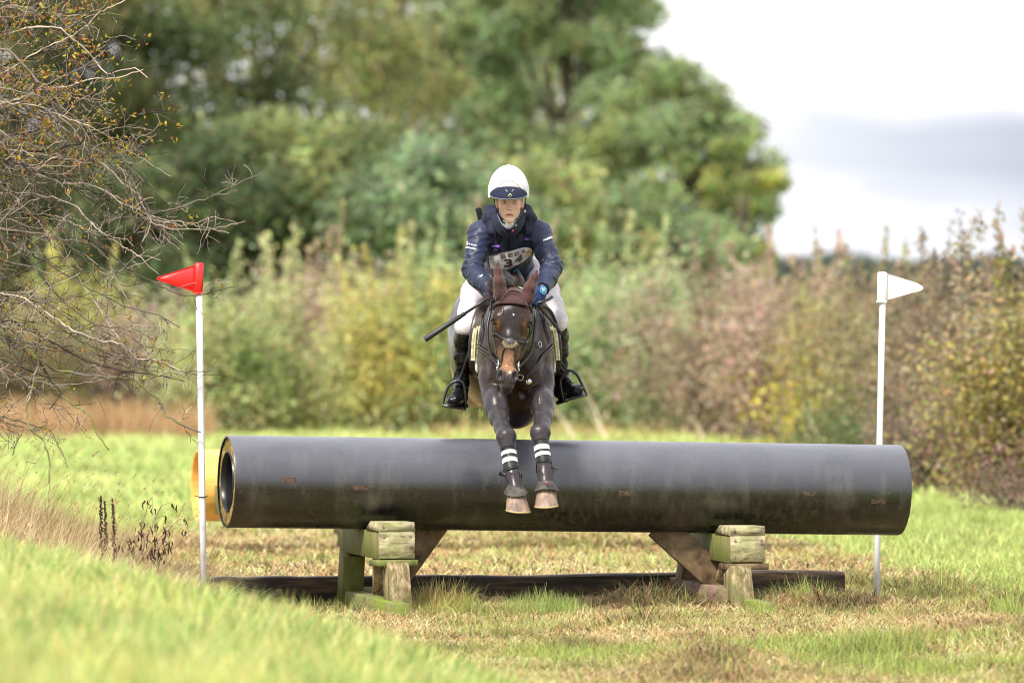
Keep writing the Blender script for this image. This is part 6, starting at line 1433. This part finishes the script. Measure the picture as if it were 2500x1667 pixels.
# sleeve prints
quadtext('uk sport', (1142.5, 593), (1164, 597.5), (1141.5, 597.5), (1163, 602), al, .005, M_WT, 'sleeve_print', PE, .04)
quadtext('LOTTERY FUNDED', (1137.5, 601.5), (1162, 606.5), (1136.5, 605), (1161.5, 610), al, .005, M_WT, 'sleeve_print', PE, .05)
P = press([1139.5, 1142.5, 1141.5, 1139], [590.5, 590.5, 598.5, 599.5], al, .005); m = MB(); m.loft([P, P+np.array([0, -.001, 0])]); m.build('sleeve_print', M_WT, PE)
quadtext('MUSTO', (1326, 585), (1348, 576), (1327, 589), (1349, 581.5), al, .005, M_WT, 'sleeve_print', PE, .05)
P = press([1342.5, 1345.5, 1347], [570.5, 572, 576], al, .005); m = MB(); m.loft([P, P+np.array([0, -.001, 0])]); m.build('sleeve_print', M_PNK, PE)
P = press([1169, 1179, 1179, 1172], [676, 668, 674, 678], al, .005); m = MB(); m.loft([P, P+np.array([0, -.001, 0])]); m.build('sleeve_print', mat('pale_blue_print', (.35, .42, .58), .6), PE)
# gloves and watch
M_GL = mat('navy_glove', (.018, .035, .11), .7, .3); add_bump(M_GL, 70, .4, .004)
for hh_, w_ in ((HL, WRL), (HR_, WRR)):
    g = SDF(); hand(g, *hh_, .0015); cloth('glove', g, w_-.16, w_+.13, .004, M_GL)
wc = Hp(1327, 709, -.375); ax = np.array([.35, -.93, .12]); ax /= np.linalg.norm(ax); b1_ = np.cross(ax, [0, 0, 1]); b1_ /= np.linalg.norm(b1_); b2_ = np.cross(b1_, ax); th = np.arange(28)/28*2*np.pi
ringw = lambda r, o: wc+ax*o+r*.86*(np.cos(th)[:, None]*b1_*.88+np.sin(th)[:, None]*b2_*1.12)
m = MB(); m.loft([ringw(.026, -.012), ringw(.027, 0), ringw(.026, .004), ringw(.020, .006), ringw(.019, .003)]); wt_ = m.build('watch', mat('watch_blue', (.05, .28, .58), .3, .6), PE, smooth=True)
m = MB(); m.loft([ringw(.0185, .0035), ringw(.018, .0055)]); m.build('watch_face', mat('watch_face', (.22, .38, .50), .15, .7), wt_)
m = MB(); 
for a in (0, 1.57, 3.14, 4.71): m.ball(wc+ax*.006+.0145*(math.cos(a)*b1_+math.sin(a)*b2_), .0022, n=6, m=4)
m.build('hour_marks', M_DK, wt_)
m = MB(); fw = WRR-ELR; fw /= np.linalg.norm(fw); q1 = np.cross(fw, ax); q1 /= np.linalg.norm(q1); cw = WRR-fw*.005; m.strap([cw+.040*(math.cos(t)*ax+math.sin(t)*q1) for t in np.linspace(0, 2*np.pi, 25)], .026, .004, fw*0+ax) if False else m.tube([cw-fw*.012, cw+fw*.012], .039, 20); m.build('watch_strap', M_DK, PE, smooth=True)
# breeches and boots
M_BR = mat('white_breeches', (.62, .58, .60), .8, .25); add_noise_col(M_BR, (.45, .40, .42), (.68, .64, .66), 9, 5, (1, 1, 1), (.3, .55)); add_bump(M_BR, 26, .3, .006)
bc = SDF(); bc.ell(HIP+np.array([.01, .0, -.02]), (.17, .14, .12), None, .05)
for a, b_ in ((HPL, KNL), (HPR, KNR)):
    o_ = np.array([-.03 if a is HPL else .03, 0, 0]); bc.chain([(a+o_, .098), (a*.6+b_*.4+o_*.9, .090), (a*.3+b_*.7+o_*.4, .071), (b_, .052), (b_+np.array([0, .02, -.03]), .046)], .05)
cloth('breeches', bc, (-.45, -.15, 1.45), (.42, .78, 2.14), .008, M_BR, .006, 12, (1.2, 1, .8), 11)
M_BT = mat('black_boot', (.007, .007, .008), .30, .4); add_bump(M_BT, 22, .22, .006, (1, 1, .8), 3)
def boot(kn, an, heel, toe, up):
    b = SDF(); kn2 = kn+np.array([0, .015, -.035])
    b.chain([(kn2, .057), (kn*.75+an*.25+np.array([0, .035, 0]), .053), (kn*.45+an*.55+np.array([0, .03, 0]), .050), (an+np.array([0, .01, .03]), .037), (an*.55+heel*.45, .036)], .03)
    f = toe-heel; f /= np.linalg.norm(f); up = up-f*(up@f); up /= np.linalg.norm(up); sd_ = np.cross(f, up); Rm = np.array([sd_, f, up])
    b.ell(heel+f*.02+up*.035, (.032, .042, .036), Rm, .03); b.cone(an-up*.01, heel*.35+toe*.65+up*.035, .034, .030, .04)
    b.ell(heel*.3+toe*.7+up*.026, (.043, .075, .030), Rm, .03); b.ell(toe-f*.035+up*.026, (.038, .045, .027), Rm, .03)
    bb2 = b; o = cloth('boot', b, np.minimum(np.minimum(kn, an), np.minimum(heel, toe))-.11, np.maximum(np.maximum(kn, an), np.maximum(heel, toe))+np.array([.10, .12, .045]), .006, M_BT, .006, 17, (1, 1, 1.8), 21, cutf=lambda V: V[:, 2] > kn[2]+.002+.15*(V[:, 1]-kn[1]))
    m = MB(); rgs = []
    for z_ in (-.008, -.006, .004, .006):
        out = []
        for t in np.linspace(0, 2*np.pi, 28, endpoint=False):
            c_, s_ = math.cos(t), math.sin(t); L_ = np.linalg.norm(toe-heel)/2; w = .040*(1-.22*(c_ < 0)*abs(c_))*(1-.12*abs(c_)); out.append((heel+toe)/2+f*c_*(L_+.012)+sd_*s_*w+up*(z_ if abs(z_) > 0 else 0))
        rgs.append(np.array(out))
    m.loft(rgs); m.F[4] = m.F[4]; m.build('sole', M_DK, o)
    m = MB(); m.bar(heel-up*.012-f*.01, heel-up*.012+f*.045, .058, .022, up=up); m.build('heel', M_DK, o)
    # laces
    m = MB(); 
    for k in range(6):
        t = k/5; c_ = (an+up*.02)*(1-t)+(heel*.42+toe*.58+up*.05)*t; d_ = b; 
        pts = [c_+sd_*q*.018+f*.0 for q in (-1, -.5, 0, .5, 1)]; pts, g_ = onhead([p+f*.03+up*.02 for p in pts], .0025, b); m.tube(pts, .0028, 5)
    m.build('laces', M_DK, o, smooth=True); return o
boot(KNL, ANL, Hp(1131, 986, .24), Hp(1105, 988, -.01), np.array([-.05, -.05, 1]))
boot(KNR, ANR, Hp(1367, 976, .22), Hp(1416, 961, .06), np.array([-.25, -.02, 1]))
for a, s in ((ANL, -1), (ANR, 1)):
    m = MB(); c_ = a+np.array([0, 0, -.045]); m.tube([c_+np.array([-s*.038, -.01, 0]), c_+np.array([-s*.03, .04, 0]), c_+np.array([0, .055, 0]), c_+np.array([s*.038, .02, 0]), c_+np.array([s*.038, -.02, 0])], .0035, 6); m.tube([c_+np.array([0, .055, 0]), c_+np.array([0, .085, -.005])], .004, 6); m.build('spur', M_STEEL, PE, smooth=True)
# helmet
M_HEL = mat('helmet_silk', (.80, .79, .82), .45, .4); attr_col(M_HEL); add_bump(M_HEL, 16, .10, .01)
HC = fp(-.006, .098, .056); he = SDF(); he.ell(HC, (.1195, .148, .158), None, .01); he.ell(HC, (.100, .128, .125), None, .005, 's')
he.fn(lambda P: (HC[2]-.036+.03*np.clip((P[:, 1]-HC[1]), -1, 1))-P[:, 2], (0, 0, 0), 9, .01, 'i')
he.ell(fp(-.006, .05, -.02), (.085, .14, .045), None, .01, 's')
Vh, Fh = he.mesh(HC-.2, HC+np.array([.2, .2, .2]), .0042); Nh = vnormals(Vh, Fh); q = Vh-HC
arch = q[:, 2]-(.066-8.6*(q[:, 0])**2); fr = (q[:, 1] < 0); Vh = Vh-Nh*(.0035*fr*(arch < 0)+.004*fr*np.exp(-(arch/.0035)**2)*(np.abs(q[:, 0]) < .1))[:, None]
hc = np.tile([.76, .75, .79], (len(Vh), 1)); hc = mixc(hc, (.56, .47, .49), fr*sst(.004, -.004, arch)*.8); hc = mixc(hc, (.42, .24, .25), fr*np.exp(-(arch/.004)**2)*.7*(noise(Vh, 60, 3, 2) > .4)); hc = hc*(.93+.12*noise(Vh, 25, 9, 3))[:, None]; HEL = mesh_np('helmet', Vh, Fh, M_HEL, PE, smooth=True, col=hc)
M_PL0 = mat('helmet_button', (.76, .75, .79), .5); bt = MB(); bt.ball(HC+np.array([0, 0, .158]), (.010, .010, .004), n=12, m=6); bt.build('button', M_PL0, HEL, smooth=True)
heo = SDF(); heo.ell(HC, (.1195, .148, .158), None, .01)
def hpress(pts, off): a = np.array(pts, float); return press(a[:, 0], a[:, 1], heo, off)
P = curve(hpress([(1198, 470), (1206, 455), (1218, 443), (1232, 437), (1244, 436), (1258, 439), (1272, 449), (1281, 462), (1285, 472)], .000), 40); m = MB(); m.tube(P, .0020, 5); m.build('seam', mat('silk_seam', (.55, .42, .42), .7), HEL, smooth=True)
top = curve(hpress([(1196, 475), (1203, 464), (1213, 458.5), (1227, 456), (1241, 455.5), (1256, 456), (1270, 459), (1280, 464.5), (1287, 475)], .002), 41)
bot = curve([Hp(1196, 476, top[0, 1]), Hp(1204, 482, -.30), Hp(1222, 485.5, -.345), Hp(1241, 486.5, -.36), Hp(1262, 485, -.345), Hp(1280, 481, -.30), Hp(1287, 476, top[-1, 1])], 41)
rows = []
for t in np.linspace(0, 1, 9): p = top*(1-t)+bot*t; p = p+np.array([0, -.012, .010])*math.sin(t*np.pi); rows.append(p)
low = [r+np.array([0, .002, -.0045]) for r in rows[::-1]]
M_PK = mat('navy_suede_peak', (.016, .022, .044), .85, .2); add_bump(M_PK, 150, .4, .003)
m = MB(); m.loft([r for r in rows+low], closed=False, cap=False); PK_ = m.build('peak', M_PK, HEL, smooth=True)
m = MB(); m.tube(bot+np.array([0, -.002, -.001]), .0028, 6); m.build('peak_binding', mat('grey_binding', (.16, .17, .20), .6), PK_, smooth=True)
def onpeak(px, py):
    al_ = np.concatenate(rows); qx = al_[:, 0]*F/(al_[:, 1]-CAMY)+1250; qy = 691+(CAMZ-al_[:, 2])*F/(al_[:, 1]-CAMY); k = np.argmin((qx-px)**2+(qy-py)**2); return Hp(px, py, al_[k, 1]-.004)
M_PL = mat('pale_mark', (.70, .68, .60), .5); M_YM = mat('diamond_badge', (.62, .60, .33), .5)
for a, b_ in (((1234, 463), (1239, 468)), ((1254, 462.5), (1249.5, 467.5))):
    m = MB(); m.strap([onpeak(*a), onpeak(*b_)], .0022, .002, (0, -1, 0)); m.build('mark', M_PL, PK_)
dc = [onpeak(1245.5, 472.3), onpeak(1250.7, 477.5), onpeak(1245.5, 482.7), onpeak(1240.3, 477.5)]; cen = np.mean(dc, 0); dc = [np.array([p[0], cen[1]-.002, p[2]]) for p in dc]
m = MB(); m.loft([[p for p in dc], [p+np.array([0, -.002, 0]) for p in dc]]); bd = m.build('badge', M_YM, PK_)
d2 = [cen+(p-cen)*.62+np.array([0, -.005, 0]) for p in dc]; m = MB(); m.loft([d2, [p+np.array([0, -.001, 0]) for p in d2]]); m.build('badge_mark', M_DK, bd)
# harness straps and hair
M_HAIR = mat('hair', (.10, .05, .025), .6, .4)
hr = SDF(); hr.ell(fp(0, .135, -.03), (.070, .055, .07), None, .02); hr.ell(fp(.012, .19, -.075), (.045, .035, .035), None, .02)
cloth('hair', hr, FO+np.array([-.12, .05, -.15]), FO+np.array([.12, .26, .08]), .005, M_HAIR)
def hst(pts, w_=.010): m = MB(); m.strap(curve(pts, 20), w_, .003, (-1, 0, 0)); return m.build('chin_strap', M_DK, HEL)
hst([fp(-.094, .07, .03), fp(-.082, .055, -.02), fp(-.064, .055, -.075), fp(-.035, .04, -.118), fp(0, .035, -.128)])
hst([fp(.094, .07, .03), fp(.092, .055, -.02), fp(.083, .055, -.07), fp(.040, .04, -.118), fp(0, .035, -.128)])
hst([fp(-.090, .13, .02), fp(-.075, .10, -.05), fp(-.064, .055, -.075)], .007); hst([fp(.090, .13, .02), fp(.088, .10, -.05), fp(.083, .055, -.07)], .007)
m = MB(); m.ball(fp(.088, .05, -.055), (.006, .005, .010), n=8, m=6); m.build('strap_buckle', M_STEEL, HEL, smooth=True)
# the whip
wa, wb_ = Hp(1209, 717, -.40), Hp(1037, 829, -.46); wm = wa*.52+wb_*.48
m = MB(); m.tube([wa, wa*.5+wm*.5, wm], [.0075, .0075, .0085], 10); WH = m.build('riding_whip', M_BLK, smooth=True); tag(WH, 'black riding whip sticking out to the lower left from the hand of the rider', 'whip')
m = MB(); m.tube([wm, wm*.97+wb_*.03, wm*.5+wb_*.5, wb_*.99+wm*.01, wb_], [.0095, .0135, .0155, .0175, .0165], 14); m.build('padded_grip', mat('whip_grip', (.016, .016, .018), .45), WH, smooth=True)
m = MB(); m.tube([wm*.9+wa*.1, wm], .0125, 10); m.build('collar', M_BLK, WH, smooth=True)
